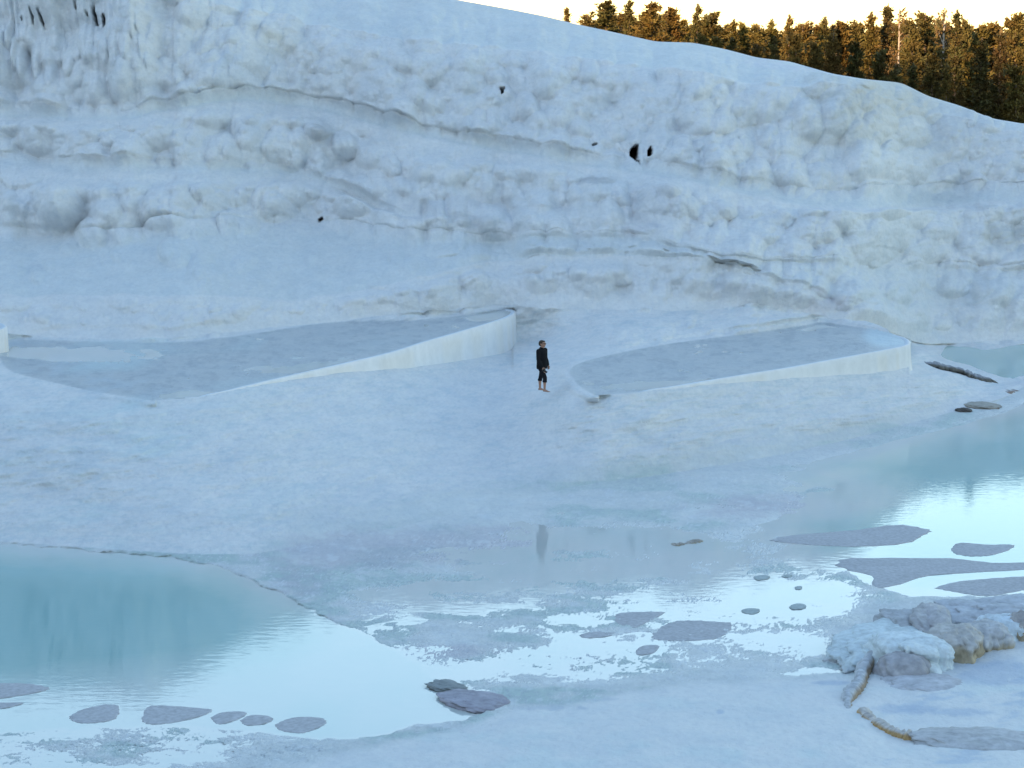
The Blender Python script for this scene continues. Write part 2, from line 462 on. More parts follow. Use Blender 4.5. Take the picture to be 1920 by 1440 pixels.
# smooth white apron rising towards the front
ME = [(-2700, 1700), (200, 1520), (480, 1462), (560, 1440), (640, 1412), (760, 1386), (900, 1352), (960, 1326), (1100, 1312), (1250, 1287), (1400, 1276), (1540, 1268), (1600, 1262), (1640, 1240), (1700, 1205), (1760, 1180), (1920, 1150), (2600, 1130), (3600, 1120)]
dm = y0 - pl(ME, x0) + 7 * fbm(x0 / 70, y0 / 30, 3, 41)
mound = 0.62 * (1 - np.exp(-np.clip(dm, 0, None) / 110.0))
mound *= 1 - 0.55 * sstep(1590, 1700, x0) * sstep(1480, 1360, y0)
mm = sstep(-6, 14, dm)
z0 = z0 * (1 - mm) + mm * (0.03 + mound + 0.035 * fbm(x0 / 120, y0 / 40, 4, 42) * sstep(0, 60, dm) + 0.012 * fbm(x0 / 30, y0 / 8, 3, 43))
# ease into the apron behind
ts = np.array([s for z, s in rows_zone])[r0][:, None]
sm = sstep(0.94, 1.0, ts) * (1 - sstep(-10, 20, sL))
z0 = z0 * (1 - sm) + sm * np.maximum(z0, 0.03 + 0.4 * nz)
Z[r0] = z0
D[r0] = (z0 - H) / MZ[r0]
zone0_depth = np.clip(-z0, 0, None)

# ---- zone 1
r1 = ZN == 1
x1, y1 = X[r1], Y[r1]
sub_r = np.linspace(0, r1.sum() - 1, 60).astype(int); sub_c = np.linspace(0, NC - 1, 240).astype(int)
sub_c = np.unique(np.concatenate([sub_c, np.arange(60, NC - 60, 6)]))
zc = zone2(x1[np.ix_(sub_r, sub_c)], y1[np.ix_(sub_r, sub_c)])
tmp = np.stack([np.interp(np.arange(NC), sub_c, zc[i]) for i in range(len(sub_r))])
z1 = np.stack([np.interp(np.arange(r1.sum()), sub_r, tmp[:, j]) for j in range(NC)], 1)
blend = sstep(0.0, 0.10, np.array([s for z, s in rows_zone])[r1])[:, None]
z1 = z1 * blend + (1 - blend) * np.maximum(z1, 0.02)
wx1 = x1 + 10 * fbm(x1 / 50, y1 / 16, 3, 51); wy1 = y1 + 3 * fbm(x1 / 50, y1 / 16, 3, 52)
# relief of the apron: rippled, flowing downhill
rel = 0.075 * fbm(x1 / 120 + y1 / 90, y1 / 34, 4, 53, 0.5) + 0.014 * fbm(x1 / 30 + y1 / 40, y1 / 12, 3, 54)
f1, f2 = worley(wx1 / 46, wy1 / 22, 61)
rel += 0.012 * np.abs(fbm(x1 / 22 + y1 / 24, y1 / 5, 3, 56)) + 0.02 * (1 - f1) * sstep(0.2, 0.5, fbm(x1 / 200, y1 / 70, 2, 55) + 0.35)
inL = sdf_poly(x1, y1, polyL); inR = sdf_poly(x1, y1, polyR)
# small lobed ledge behind the right pool and foot of the slope
polyL = [(p.x, p.y) for p in smooth_path([(x, y, 0) for x, y in polyL + polyL[:1]], 160)][:-1]
polyR = [(p.x, p.y) for p in smooth_path([(x, y, 0) for x, y in polyR + polyR[:1]], 160)][:-1]
inL = sdf_poly(x1, y1, polyL); inR = sdf_poly(x1, y1, polyR)
def wall_front(lip):
    """nodes on the viewer's side of a wall's lip"""
    return (x1 > lip[0][0] + 8) & (x1 < lip[-1][0] + 70) & (y1 > pl(lip, x1) - 1 - 13 * (x1 > lip[-1][0] + 4))
frL, frR = wall_front(lipL), wall_front(lipR)
near_pool = np.maximum(sstep(-14, -2, inL), sstep(-14, -2, inR))
z1 = z1 + rel * (1 - near_pool) * sstep(0.02, 0.15, np.array([s for z, s in rows_zone])[r1])[:, None]
for in_, fr_, zz in ((inL, frL, POOL_ZL), (inR, frR, POOL_Z)):
    w_ = np.where(fr_, 0, sstep(-34, -2, in_))
    z1 = z1 * (1 - w_) + w_ * (zz + 0.02)
D1 = (z1 - H) / MZ[r1]
for lip, base, zz in ((lipL, baseL, POOL_ZL), (lipR, baseR, POOL_Z)):
    xa, xb = lip[0][0], base[-1][0]
    yl = pl(lip, x1); yb = pl(base, x1)
    face = (x1 > xa) & (x1 < xb) & (y1 > yl - 1) & (y1 < yb)
    Dl = (zz - H) / ray(x1, np.minimum(yl, y1))[1]
    D1 = np.where(face, Dl + 0.35, D1)
    # even slope from the foot of the wall down to the waterline
    rng_x = sstep(xa - 110, xa + 40, x1) * sstep(xb + 120, xb - 40, x1)
    xc = np.clip(x1, xa, xb)
    Df = (zz - H) / ray(xc, pl(lip, xc))[1]
    ybf = pl(base, x1)
    zf = np.minimum(H + ray(x1, ybf)[1] * Df, zz - 0.02)
    ysh = gS[None, :]; Dsh = (0.03 - H) / ray(x1, ysh)[1]
    T_ = (zf - 0.03) / np.maximum(Df - 0.05 - Dsh, 1.0)
    Dp = (H - 0.03 + T_ * Dsh) / (T_ - MZ[r1])
    zpl = H + MZ[r1] * Dp + 0.8 * rel * sstep(0, 30, y1 - yb) * sstep(0.02, 0.15, np.array([s for z, s in rows_zone])[r1])[:, None]
    inx = (x1 >= xa) & (x1 <= xb)
    w_ = np.where((y1 >= yb) & (y1 <= ysh), np.where(inx, sstep(xa, xa + 60, x1) + (1 - sstep(xa, xa + 60, x1)) * sstep(0, 45, y1 - yb), sstep(0, 45, y1 - yb)), 0.0) * rng_x
    D1 = D1 * (1 - w_) + w_ * (zpl - H) / MZ[r1]
pn = 0.020 * fbm(wx1 / 60, wy1 / 12, 4, 71) + 0.009 * fbm(x1 / 14, y1 / 5, 3, 72)
dpl = np.clip(blob(x1, y1, 925, 590, 60, 14) + blob(x1, y1, 400, 742, 80, 8) + 0.8 * blob(x1, y1, 120, 662, 120, 14) + 0.7 * blob(x1, y1, 640, 690, 160, 10) + 0.8 * blob(x1, y1, 1300, 722, 200, 9) + 0.7 * blob(x1, y1, 1530, 610, 70, 8), 0, 1)
zp = np.where(inL > inR, POOL_ZL, POOL_Z) - 0.030 + pn - 0.05 * dpl
inP = np.maximum(inL, inR)
dlip = np.minimum(np.abs(y1 - pl(lipL, x1)) + 1e3 * ((x1 < 285) | (x1 > 975)), np.abs(y1 - pl(lipR, x1)) + 1e3 * ((x1 < 1115) | (x1 > 1712)))
edg = sstep(16, 0, inP) * sstep(8, 22, dlip)
zp = zp * (1 - edg) + edg * (np.where(inL > inR, POOL_ZL, POOL_Z) + 0.02)
D1 = np.where(inP > 0, (zp - H) / MZ[r1], D1)
D[r1] = D1
Z[r1] = H + MZ[r1] * D1

# ---- the hillside above: each strip climbs at its own slope from the one below
last = np.where(r1)[0][-1]
Da = np.maximum(smc(B_D, 12), D[last] + 0.03)
kb = np.hanning(13); kb /= kb.sum()
kb = np.hanning(71); kb /= kb.sum()
Da = np.convolve(np.pad(Da, 35, mode='edge'), kb, mode='valid')
for k, (a_, b_, n_, s_) in enumerate(strips):
    rr = np.where(ZN == 2 + k)[0]
    za = H + ray(xs, a_)[1] * Da
    T = np.tan(np.radians(pl(s_, xs)))
    for j in rr:
        D[j] = (H - za + T * Da) / (T - MZ[j])
    Da = D[rr[-1]].copy()
up = ZN >= 2
# round the edges of the steps
Ds = D.copy()
for it in range(3):
    Ds[last + 1:-1] = 0.25 * Ds[last:-2] + 0.5 * Ds[last + 1:-1] + 0.25 * Ds[2 + last:]
D[last + 3:] = Ds[last + 3:]
Z[up] = H + MZ[up] * D[up]

# ---- flowstone lobes
cliff = np.zeros_like(Y)
cw = {2: [(0, .2), (600, .22), (820, .5), (950, .8), (1250, .8), (1350, .55), (1560, .45), (1700, .6), (1920, .6)], 3: [(0, .16), (900, .2), (1200, .4), (1350, .75), (1920, .6)], 4: [(0, 1), (1920, 1)], 5: [(0, .3), (700, .5), (900, 1), (1920, 1)], 6: [(0, 1), (1920, 1)], 7: [(0, .08), (1920, .1)], 8: [(0, 1), (1920, 1)], 9: [(0, .6), (420, .5), (650, .34), (1300, .26), (1450, .5), (1920, .6)]}
for k, c in cw.items():
    rr = np.where(ZN == k)[0]; cliff[rr] = pl(c, xs)
k5 = np.hanning(9); k5 /= k5.sum()
cl = np.pad(cliff, ((4, 4), (0, 0)), mode='edge')
cliff = sum(k5[i] * cl[i:i + NR] for i in range(9))
sfr = np.array([s for z, s in rows_zone])
for k in (5, 7):
    q = np.where(ZN == k)[0]; nxt = cliff[q[-1] + 8]
    cliff[q] = np.maximum(cliff[q], nxt[None] * (sfr[q] ** 1.3)[:, None])
q = np.where(ZN == 3)[0]; nxt = cliff[q[-1] + 8]
cliff[q] = np.maximum(cliff[q], nxt[None] * sstep(0.72, 1.0, sfr[q])[:, None])
ledge = ((X > 1090) & (X < 1420) & (Y > 596) & (Y < 652) & (np.broadcast_to((ZN == 1)[:, None], X.shape)))
cliff = np.where(ledge, np.maximum(cliff, 0.25 * sstep(1090, 1130, X) * sstep(596, 606, Y) * sstep(652, 640, Y)), cliff)

def splat(layer, cx, cy, R, qu, qd, amp, lean=0.0, p=0.65):
    i0 = max(0, np.searchsorted(xs, cx - R * 1.6)); i1 = min(NC, np.searchsorted(xs, cx + R * 1.6))
    if i1 - i0 < 3: return
    j = np.searchsorted(-Y[:, (i0 + i1) // 2], -cy)
    j0 = max(0, j - int(qd / 1.3) - 8); j1 = min(NR, j + int(qu / 1.0) + 12)
    xx = X[j0:j1, i0:i1]; yy = Y[j0:j1, i0:i1]
    dy = yy - cy
    dx = (xx - cx - lean * dy) / R
    r2 = dx * dx + np.where(dy < 0, dy / qu, dy / qd) ** 2
    v = amp * np.clip(1 - r2, 0, 1) ** p
    np.maximum(layer[j0:j1, i0:i1], v, out=layer[j0:j1, i0:i1])

big = np.zeros_like(Y); mid = np.zeros_like(Y); small = np.zeros_like(Y)
up_lo, up_hi = last, NR - 1
def scatter(nn, Rr, qur, qdr, ampf, layer, thr, seed, p=0.65, leanr=0.25):
    r = np.random.default_rng(seed)
    for q in range(nn):
        j = r.integers(up_lo - 60, up_hi); i = r.integers(40, NC - 30)
        c = cliff[j, i]
        if c < thr or r.random() > c: continue
        cx, cy = X[j, i], Y[j, i]
        R = r.uniform(*Rr) * (0.75 + 0.5 * r.random())
        # shorter lobes low down, tall draped ones on the left wall
        tall = 1.0 + 1.0 * math.exp(-((cx - 150) / 330) ** 2) * (cy < 190)
        splat(layer, cx, cy, R, R * r.uniform(*qur) * tall, R * r.uniform(*qdr), ampf * R * 0.025 * r.uniform(0.6, 1.15), r.uniform(-leanr, leanr), p)
scatter(260, (50, 105), (0.9, 1.6), (0.55, 0.95), 0.55, big, 0.35, 101, 0.9)
scatter(1900, (15, 36), (0.9, 1.7), (0.6, 0.95), 1.3, mid, 0.12, 102, 0.75)
scatter(5200, (8, 17), (0.9, 2.0), (0.6, 1.0), 1.2, small, 0.10, 103, 0.8)
# hanging columns on the left wall
flute = np.zeros_like(Y)
r = np.random.default_rng(5)
for q in range(46):
    cx = -30 + q * 8.6 + r.uniform(-3, 3)
    splat(flute, cx, r.uniform(60, 128) - 0.1 * abs(cx - 150), r.uniform(7, 13), r.uniform(150, 210), r.uniform(16, 60), r.uniform(0.35, 0.75), 0.0, 0.5)
flute *= sstep(330, 250, X)
cl_g = np.clip(cliff, 0, 1)
disp = big * (0.35 + 0.65 * cl_g) + mid * (0.35 + 0.65 * cl_g) * 0.9 + small * 0.6 + flute
xw = AX * D
# lobes swell towards the foot of each step; its shoulder and the ledge above stay smooth
sfr = np.array([s for z, s in rows_zone]); fad = np.ones(NR)
for k in (2, 4, 6, 8):
    q = ZN == k; fad[q] = 1 - (0.75 if k != 8 else 0.55) * sstep(0.55, 1.0, sfr[q])
for k in (5, 7):
    q = ZN == k; fad[q] = 0.3 + 0.7 * sfr[q]
q = ZN == 3; fad[q] = 0.3 + 0.7 * sstep(0.0, 0.3, sfr[q])
q = ZN == 2; fad[q] *= 0.1 + 0.9 * sstep(0.0, 0.6, sfr[q])
q = ZN == 9; fad[q] = 0.75
q = ZN == 8; fad[q] = 1 - 0.25 * sstep(0.7, 1.0, sfr[q])
fadR = fad.copy(); fadR[(ZN == 4) | (ZN == 5)] = 1.0
wR = sstep(680, 860, X)
fadR[ZN == 4] = 1.0
fadL = fad[:, None] * (1 - wR) + fadR[:, None] * wR
wR2 = sstep(1180, 1360, X)
fadQ = fad.copy(); q = ZN == 2; fadQ[q] = 0.1 + 0.9 * sstep(0.0, 0.65, sfr[q]); fadQ[ZN == 3] = 1.0; fadQ[ZN == 4] = 1.0; fadQ[ZN == 5] = 1.0
fadL = fadL * (1 - wR2) + fadQ[:, None] * wR2
disp = (disp - flute) * fadL + flute
km = np.hanning(61); km /= km.sum()
cm = np.pad(np.clip(cliff, 0, 1), ((30, 30), (0, 0)), mode='edge')
mean_d = 0.44 * sum(km[i] * cm[i:i + NR] for i in range(61))
q = ZN == 2; mean_d[q] *= sstep(0.0, 0.5, sfr[q])[:, None]
mean_d[ZN <= 1] = 0
disp = disp - mean_d * sstep(330, 250, X) * 0.3 - mean_d * sstep(250, 330, X) - 0.25 * mean_d * (X < 330)
saw = (Z * 1.5 + 0.9 * fbm(xw / 5, D / 6, 3, 85) + 0.25 * fbm(xw / 1.2, Z / 0.8, 2, 86)) % 1.0
saw = np.where(saw < 0.82, saw / 0.82, (1 - saw) / 0.18)
lw = ((ZN == 2) | (ZN == 3))[:, None] * sstep(1000, 700, X) + 0.4 * (ZN == 4)[:, None] + 0.3 * (ZN >= 6)[:, None]
disp += lw * 0.16 * (0.5 - saw) * sstep(-0.3, 0.3, fbm(xw / 7, D / 5, 2, 87))
ribs = fbm(X / 7.0, Y / 60.0, 3, 83) * 0.05 + fbm(X / 3.2, Y / 30.0, 2, 84) * 0.02
disp += ribs * cl_g * up[:, None]
disp += up[:, None] * (0.10 * fbm(xw / 2.2, Z / 0.9 + D / 6, 4, 81, 0.55) * (0.4 + cl_g) + 0.03 * fbm(xw / 0.5, Z / 0.3 + D / 1.5, 3, 82))
kv = np.hanning(19); kv /= kv.sum()
dpd = np.pad(disp, ((9, 9), (0, 0)), mode='edge')
dsm = sum(kv[i] * dpd[i:i + NR] for i in range(19))
wv_ = (np.isin(ZN, (4, 5)) | ((ZN == 3) & (sfr > 0.6)) | ((ZN == 6) & (sfr < 0.15)))[:, None] * sstep(620, 760, X) * sstep(1480, 1360, X) * 0.85
disp = disp * (1 - wv_) + dsm * wv_
crest_fade = np.ones(NR)
ci = np.where(ZN == 9)[0]
crest_fade[ci] = 1 - sstep(0.55, 1.0, np.array([s for z, s in rows_zone])[ci])
disp *= crest_fade[:, None]
disp *= (ZN >= 1)[:, None]
dr1 = disp[r1]; dr1 *= 1 - sstep(-6, 3, inP); disp[r1] = dr1

# recessed openings in the crust, their inner shade painted in as dark brown
hole_shade = np.zeros_like(Y)
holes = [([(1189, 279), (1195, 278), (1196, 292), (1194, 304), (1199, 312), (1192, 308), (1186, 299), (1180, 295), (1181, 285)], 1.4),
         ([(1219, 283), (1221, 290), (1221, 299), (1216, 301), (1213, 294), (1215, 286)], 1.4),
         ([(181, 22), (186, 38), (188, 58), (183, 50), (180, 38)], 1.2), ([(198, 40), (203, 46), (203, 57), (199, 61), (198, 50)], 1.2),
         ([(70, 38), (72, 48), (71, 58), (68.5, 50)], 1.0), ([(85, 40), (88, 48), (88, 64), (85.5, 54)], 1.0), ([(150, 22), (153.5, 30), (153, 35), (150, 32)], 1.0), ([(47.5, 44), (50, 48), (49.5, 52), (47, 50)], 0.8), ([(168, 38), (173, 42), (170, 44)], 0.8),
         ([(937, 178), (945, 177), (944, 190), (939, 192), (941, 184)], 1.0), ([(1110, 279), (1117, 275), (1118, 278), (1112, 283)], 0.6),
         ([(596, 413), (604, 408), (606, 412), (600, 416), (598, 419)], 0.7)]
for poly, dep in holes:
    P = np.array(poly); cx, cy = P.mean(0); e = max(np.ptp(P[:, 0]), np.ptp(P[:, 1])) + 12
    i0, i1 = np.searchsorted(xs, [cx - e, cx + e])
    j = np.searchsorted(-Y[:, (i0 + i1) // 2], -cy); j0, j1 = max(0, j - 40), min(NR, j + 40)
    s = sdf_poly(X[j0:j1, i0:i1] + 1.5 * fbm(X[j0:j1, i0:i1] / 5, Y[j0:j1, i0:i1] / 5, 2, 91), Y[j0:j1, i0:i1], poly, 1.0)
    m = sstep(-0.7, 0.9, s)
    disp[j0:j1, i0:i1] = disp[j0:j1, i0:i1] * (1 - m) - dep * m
    hole_shade[j0:j1, i0:i1] = np.maximum(hole_shade[j0:j1, i0:i1], m)

P3 = np.stack([AX * D, D, Z], -1)
P3[..., 1] -= disp * 0.9
P3[..., 2] += np.maximum(disp, 0) * 0.32
# back of the hill, out of sight
back = []
for q in range(1, 15):
    t = q / 14
    pb = P3[-1].copy(); pb[:, 1] += 55 * t; pb[:, 0] *= 1 + 0.25 * t
    pb[:, 2] += -7.5 * t * (1.2 - 0.2 * t) * sstep(-20, 8, pb[:, 0]) + 0.2 * t - 0.5 * sstep(0, 0.08, t)
    back.append(pb)
PB = np.concatenate([P3, np.array(back)], 0)

# ---- colours
nA = fbm(X / 90, Y / 40, 4, 201); nB = fbm(X / 24, Y / 12, 3, 202)
slope_flat = np.zeros_like(Y)
paint(sstep(0.0, 0.9, nA + 0.25 * nB) * up[:, None], (0.68, 0.685, 0.69), 0.4)
paint((1 - np.clip(cliff, 0, 1)) * (ZN >= 3)[:, None], (0.60, 0.655, 0.665), 0.55)
stains = [(1650, 185, 150, 50, (0.55, 0.54, 0.50), .65), (1590, 235, 90, 60, (.55, .54, .50), .5), (1760, 260, 120, 60, (.6, .59, .56), .5), (1500, 130, 50, 14, (.66, .64, .70), .5), (1440, 125, 25, 14, (.62, .62, .68), .5), (618, 275, 28, 42, (.50, .50, .50), .7), (1110, 345, 32, 22, (.48, .48, .48), .8), (1300, 290, 26, 34, (.56, .57, .6), .6), (850, 395, 120, 45, (.58, .58, .60), .45), (1230, 390, 90, 50, (.6, .6, .63), .4),
          (1880, 450, 60, 45, (.55, .55, .52), .6), (1760, 372, 90, 20, (.52, .55, .56), .6), (880, 430, 40, 18, (.5, .5, .5), .5), (555, 110, 50, 24, (.74, .71, .64), .5), (780, 20, 40, 30, (.62, .62, .62), .35), (430, 140, 40, 25, (.6, .65, .72), .5), (1370, 560, 26, 26, (.6, .6, .62), .4), (1540, 575, 50, 20, (.6, .58, .62), .5), (1200, 440, 60, 12, (.55, .56, .6), .5)]
for cx, cy, rx, ry, c, s in stains:
    m = blob(X + 26 * nB + 34 * nA, Y + 16 * nB + 18 * nA, cx, cy, rx, ry)
    paint(sstep(0.2, 0.95, m + 0.3 * nB) * (ZN >= 1)[:, None], c, s)
col *= (1 + 0.05 * fbm(X / 8, Y / 3.5, 3, 251) + 0.03 * fbm(X / 40, Y / 10, 3, 252))[..., None]
paint(hole_shade, (0.055, 0.035, 0.024), 1.0)  # brown-black interiors stand in for the shade inside the openings
# creases hold a little grey-green sediment
# pool floors
c1 = np.zeros_like(Y); pf = np.zeros_like(Y)
pf[r1] = sstep(-1, 4, inP)
sp = np.zeros_like(Y); sp[r1] = sstep(0.1, 0.7, fbm(x1 / 20, y1 / 5, 4, 211, 0.65) + 0.2)
paint(pf, (0.49, 0.52, 0.535), 0.88)
paint(pf * sp, (0.39, 0.425, 0.455), 0.7)
wet += 0.5 * pf
band = np.zeros_like(Y)
band[r1] = (inR > 0) * blob(x1, y1, 1670, 630, 60, 26)
paint(sstep(0.3, 0.7, band), (0.66, 0.76, 0.79), 0.8)
# apron: faint turquoise algae streaks on the left, lavender silt by the waterline
st = np.zeros_like(Y); st[r1] = sstep(-0.1, 0.7, fbm(x1 / 160 + y1 / 120, y1 / 40, 4, 221)) * sstep(900, 100, x1)
paint(st, (0.58, 0.70, 0.71), 0.7)
st2 = np.zeros_like(Y); st2[r1] = sstep(0.15, 0.6, fbm(x1 / 60 + y1 / 60, y1 / 18, 4, 222)) * sstep(500, 100, x1)
paint(st2, (0.54, 0.61, 0.66), 0.5)
tcol = np.array([s for z, s in rows_zone])[:, None]
si = sstep(0.42, 0.0, tcol + 0.25 * nA) * (ZN == 1)[:, None] * sstep(380, 620, X)
paint(si, (0.62, 0.64, 0.68), 0.5)
fr_ = np.abs(fbm(X / 34 + Y / 22, Y / 7, 4, 261)); fr2 = np.abs(fbm(X / 80 + Y / 60, Y / 16, 4, 262))
z1m = (ZN == 1)[:, None] * np.ones_like(Y); z1m[r1] *= sstep(2, -6, inP)
paint(z1m * sstep(0.10, 0.0, fr_), (0.58, 0.63, 0.66), 0.45)
paint(z1m * sstep(0.12, 0.0, fr2), (0.56, 0.63, 0.66), 0.45)
paint(z1m * sstep(0.30, 0.55, fr_), (0.76, 0.757, 0.75), 0.6)
# shallow flats
fl = (ZN == 0)[:, None] * np.ones_like(Y)
mmF = np.zeros_like(Y); mmF[r0] = mm
flat = fl * (1 - mmF)
n3 = fbm(X / 120, Y / 26, 4, 231); n4 = fbm(X / 26, Y / 8, 4, 232)
mid_x = sstep(420, 620, X) * sstep(1800, 1650, X)
tc = np.where((ZN == 1)[:, None], tcol, 0.0) + 0.10 * n3 + 0.05 * n4
flat = np.where((ZN == 1)[:, None], sstep(0.20, -0.02, tc) * mid_x, flat * (1 - mid_x * sstep(0.90, 1.0, tcol) * (0.35 + 0.3 * n3)))
paint(flat, (0.58, 0.61, 0.61), 0.9)
n3 = fbm(X / 120, Y / 26, 4, 231); n4 = fbm(X / 26, Y / 8, 4, 232)
paint(flat * sstep(0.0, 0.35, n3), (0.42, 0.53, 0.51), 0.8)
paint(flat * sstep(0.1, 0.4, -n3), (0.68, 0.70, 0.70), 0.7)
pk = blob(X, Y, 720, 1030, 260, 40) + 0.8 * blob(X, Y, 960, 1010, 120, 30) + 0.9 * blob(X, Y, 860, 1222, 110, 18) + 0.8 * blob(X, Y, 1450, 950, 200, 30) + 0.6 * blob(X, Y, 560, 1100, 60, 40)
paint(flat * sstep(0.25, 0.8, pk + 0.35 * n4), (0.50, 0.475, 0.52), 0.75)
paint(flat * sstep(0.25, 0.6, n4), (0.70, 0.73, 0.75), 0.5)
rimF = np.zeros_like(Y); rimF[r0] = rim
paint(flat * rimF, (0.74, 0.76, 0.78), 0.7)
f1b, f2b = worley((X + 10 * n4) / 34, (Y + 4 * n4) / 8, 77)
paint(flat * (1 - sstep(0.03, 0.12, f2b - f1b)) * sstep(0.0, 0.4, n3), (0.42, 0.46, 0.50), 0.5)
lowz = np.zeros_like(Y); lowz[r0] = sstep(0.030, 0.004, z0)
wet += flat * (0.25 + 0.65 * lowz)
# front apron
fm = fl * mmF
paint(fm, (0.72, 0.73, 0.73), 0.8)
paint(fm * sstep(-0.1, 0.6, fbm(X / 90, Y / 30, 4, 241)), (0.64, 0.715, 0.72), 0.6)
dk = sstep(0.3, 0.7, blob(X, Y, 1000, 1320, 90, 14) + blob(X, Y, 1115, 1308, 40, 7) + 0.4 * n4)
paint(fm * dk, (0.40, 0.47, 0.56), 0.7)
rgt = sstep(1600, 1700, X) * sstep(1190, 1260, Y)
paint(fm * rgt * sstep(0.1, 0.5, fbm(X / 70 + Y / 50, Y / 14, 4, 242)), (0.48, 0.56, 0.66), 0.7)
wet += fm * 0.15
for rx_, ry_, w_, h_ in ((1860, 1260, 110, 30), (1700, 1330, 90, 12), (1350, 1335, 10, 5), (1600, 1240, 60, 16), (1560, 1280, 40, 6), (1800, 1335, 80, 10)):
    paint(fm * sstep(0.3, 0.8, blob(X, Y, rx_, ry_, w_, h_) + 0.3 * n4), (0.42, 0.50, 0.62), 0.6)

colB = np.concatenate([col, np.repeat(np.array([[[0.16, 0.13, 0.08]]]), len(back), 0).repeat(NC, 1)], 0)
colB[NR:NR + 1] = col[-1:]
wetB = np.concatenate([wet, np.zeros((len(back), NC))], 0)
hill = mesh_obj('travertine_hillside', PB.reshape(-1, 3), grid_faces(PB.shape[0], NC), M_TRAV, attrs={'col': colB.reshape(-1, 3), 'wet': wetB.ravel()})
tag(hill, 'white travertine hillside of lobed steps above shallow flats', kind='structure')

# ------------------------------------------------------------------ water
wr = np.where(r0)[0][::2]; wcn = np.arange(0, NC, 2)
wxg, wyg = X[np.ix_(wr, wcn)], Y[np.ix_(wr, wcn)]
wdep = np.clip(zone0_depth[np.ix_(wr, wcn)] * 1.3, 0, 1)
ext = np.linspace(0, 1, 24)[1:]
yy_end = wyg[-1] + (np.minimum(wyg[-1] - 1, 640.0) - wyg[-1]) * ext[:, None]
wyg = np.concatenate([wyg, yy_end]); wxg = np.concatenate([wxg, np.repeat(wxg[-1:], len(ext), 0)])
wdep = np.concatenate([wdep, np.repeat(wdep[-1:], len(ext), 0) * 0.5 + 0.32 * sstep(1700, 1800, wxg[-len(ext):])])
ax, mz = ray(wxg, wyg); Dw = -H / mz
pw = np.stack([ax * Dw, Dw, np.zeros_like(Dw)], -1)
water = mesh_obj('pool_water', pw.reshape(-1, 3), grid_faces(*wxg.shape), M_WATER, attrs={'depth': wdep.ravel()})
tag(water, 'milky turquoise pool water on the flats', kind='structure')

def sheet_in_poly(name, poly, z, depth, label):
    bm = bmesh.new()
    vs = [bm.verts.new(at_z(x, y, z)) for x, y in poly]
    f = bm.faces.new(vs)
    bmesh.ops.triangulate(bm, faces=[f])
    me = bpy.data.meshes.new(name); bm.to_mesh(me); bm.free()
    a = me.attributes.new('depth', 'FLOAT', 'POINT'); a.data.foreach_set('value', np.full(len(me.vertices), depth, np.float32))
    me.materials.append(M_WATER)
    o = bpy.data.objects.new(name, me); COL.objects.link(o)
    return tag(o, label, kind='structure')
sheet_in_poly('terrace_water', polyL, POOL_ZL - 0.045, 0.0, 'thin water standing in the long walled terrace pool')
sheet_in_poly('terrace_water', polyR, POOL_Z - 0.045, 0.0, 'thin water standing in the rounded walled terrace pool')

# ------------------------------------------------------------------ built pool walls
def pool_wall(lip, end, base, z, label, th=0.24):
    path = smooth_path([at_z(x, y, z) for x, y in lip + end], 130)
    nl = len(path)
    xb = []
    verts = []; cols = []
    for i, p in enumerate(path):
        t = (path[min(i + 1, nl - 1)] - path[max(i - 1, 0)]); t.z = 0
        t.normalize()
        nrm = Vector((t.y, -t.x, 0))               # outward: to the right of travel = towards the viewer
        vq = (p.z - H) / p.y; v_ = (vq * CA + SA) / (CA - vq * SA); px_ = 960 + F * p.x / p.y * (CA + v_ * SA)
        # foot of the wall follows the ground
        yb = float(pl(base, px_)); 
        zb = H + float(ray(px_, yb)[1]) * p.y - 0.25
        back_part = sstep(0.0, 1.0, (i / nl * (len(lip) + len(end) - 1) - len(lip) - 2.2) / 1.5)
        zb = zb * (1 - back_part) + back_part * min(zb, z - 1.2)
        zb = min(zb, z - 0.25)
        hgt = z - zb
        sink = 0.35 * (1 - min(1.0, i / 14)) ** 1.5 + 0.35 * (1 - min(1.0, (nl - 1 - i) / 14)) ** 1.5
        wv = 0.012 * math.sin(i * 0.9) + 0.012 * math.sin(i * 0.37 + 1)
        prof = [(-th, -hgt), (-th, -0.035), (-th + 0.03, -0.004), (-th * 0.5, 0.012), (-0.035, 0.004 + wv * 0.5), (0.0, -0.03), (0.012 + wv * 0.3, -0.25 * hgt), (0.03 + wv, -0.6 * hgt), (0.08 + wv, -0.9 * hgt), (0.16, -hgt)]
        for k, (o_, dz) in enumerate(prof):
            v = p + nrm * o_; verts.append((v.x, v.y, z + dz - sink))
            s = 0.5 + 0.5 * math.sin(i * 2.3 + math.sin(i * 0.7) * 3)
            c = np.array([0.86, 0.84, 0.82]) * (1 - 0.05 * s)
            if k <= 3: c = np.array([0.62, 0.68, 0.74])
            if 6 <= k <= 8 and vnoise(np.array([i * 0.45]), np.array([3.0 + z]), 5)[0] > 0.62: c = c * np.array([0.985, 0.965, 0.93])
            cols.append(c)
    K = 10
    faces = [tuple(int(q) for q in f) for f in grid_faces(nl, K)] + [tuple(range(K)), tuple((nl - 1) * K + q for q in range(K))[::-1]]
    o = mesh_obj('pool_wall', verts, faces, M_WALL, attrs={'col': np.array(cols)})
    return tag(o, label, 'wall', 'pool walls')
pool_wall(lipL, endL, baseL, POOL_ZL, 'long curved white wall of the terrace pool left of the standing man')
pool_wall(lipR, endR, baseR, POOL_Z, 'curved white wall of the terrace pool right of the standing man')
pool_wall([(-420, 716), (-300, 690), (-150, 656), (-40, 630), (0, 619)], [(12, 614), (13, 610), (5, 606), (-20, 604), (-60, 608)], [(-420, 735), (-150, 708), (0, 692), (14, 688)], 3.65, 'cut-off end of a tall white wall at the left edge of the picture')

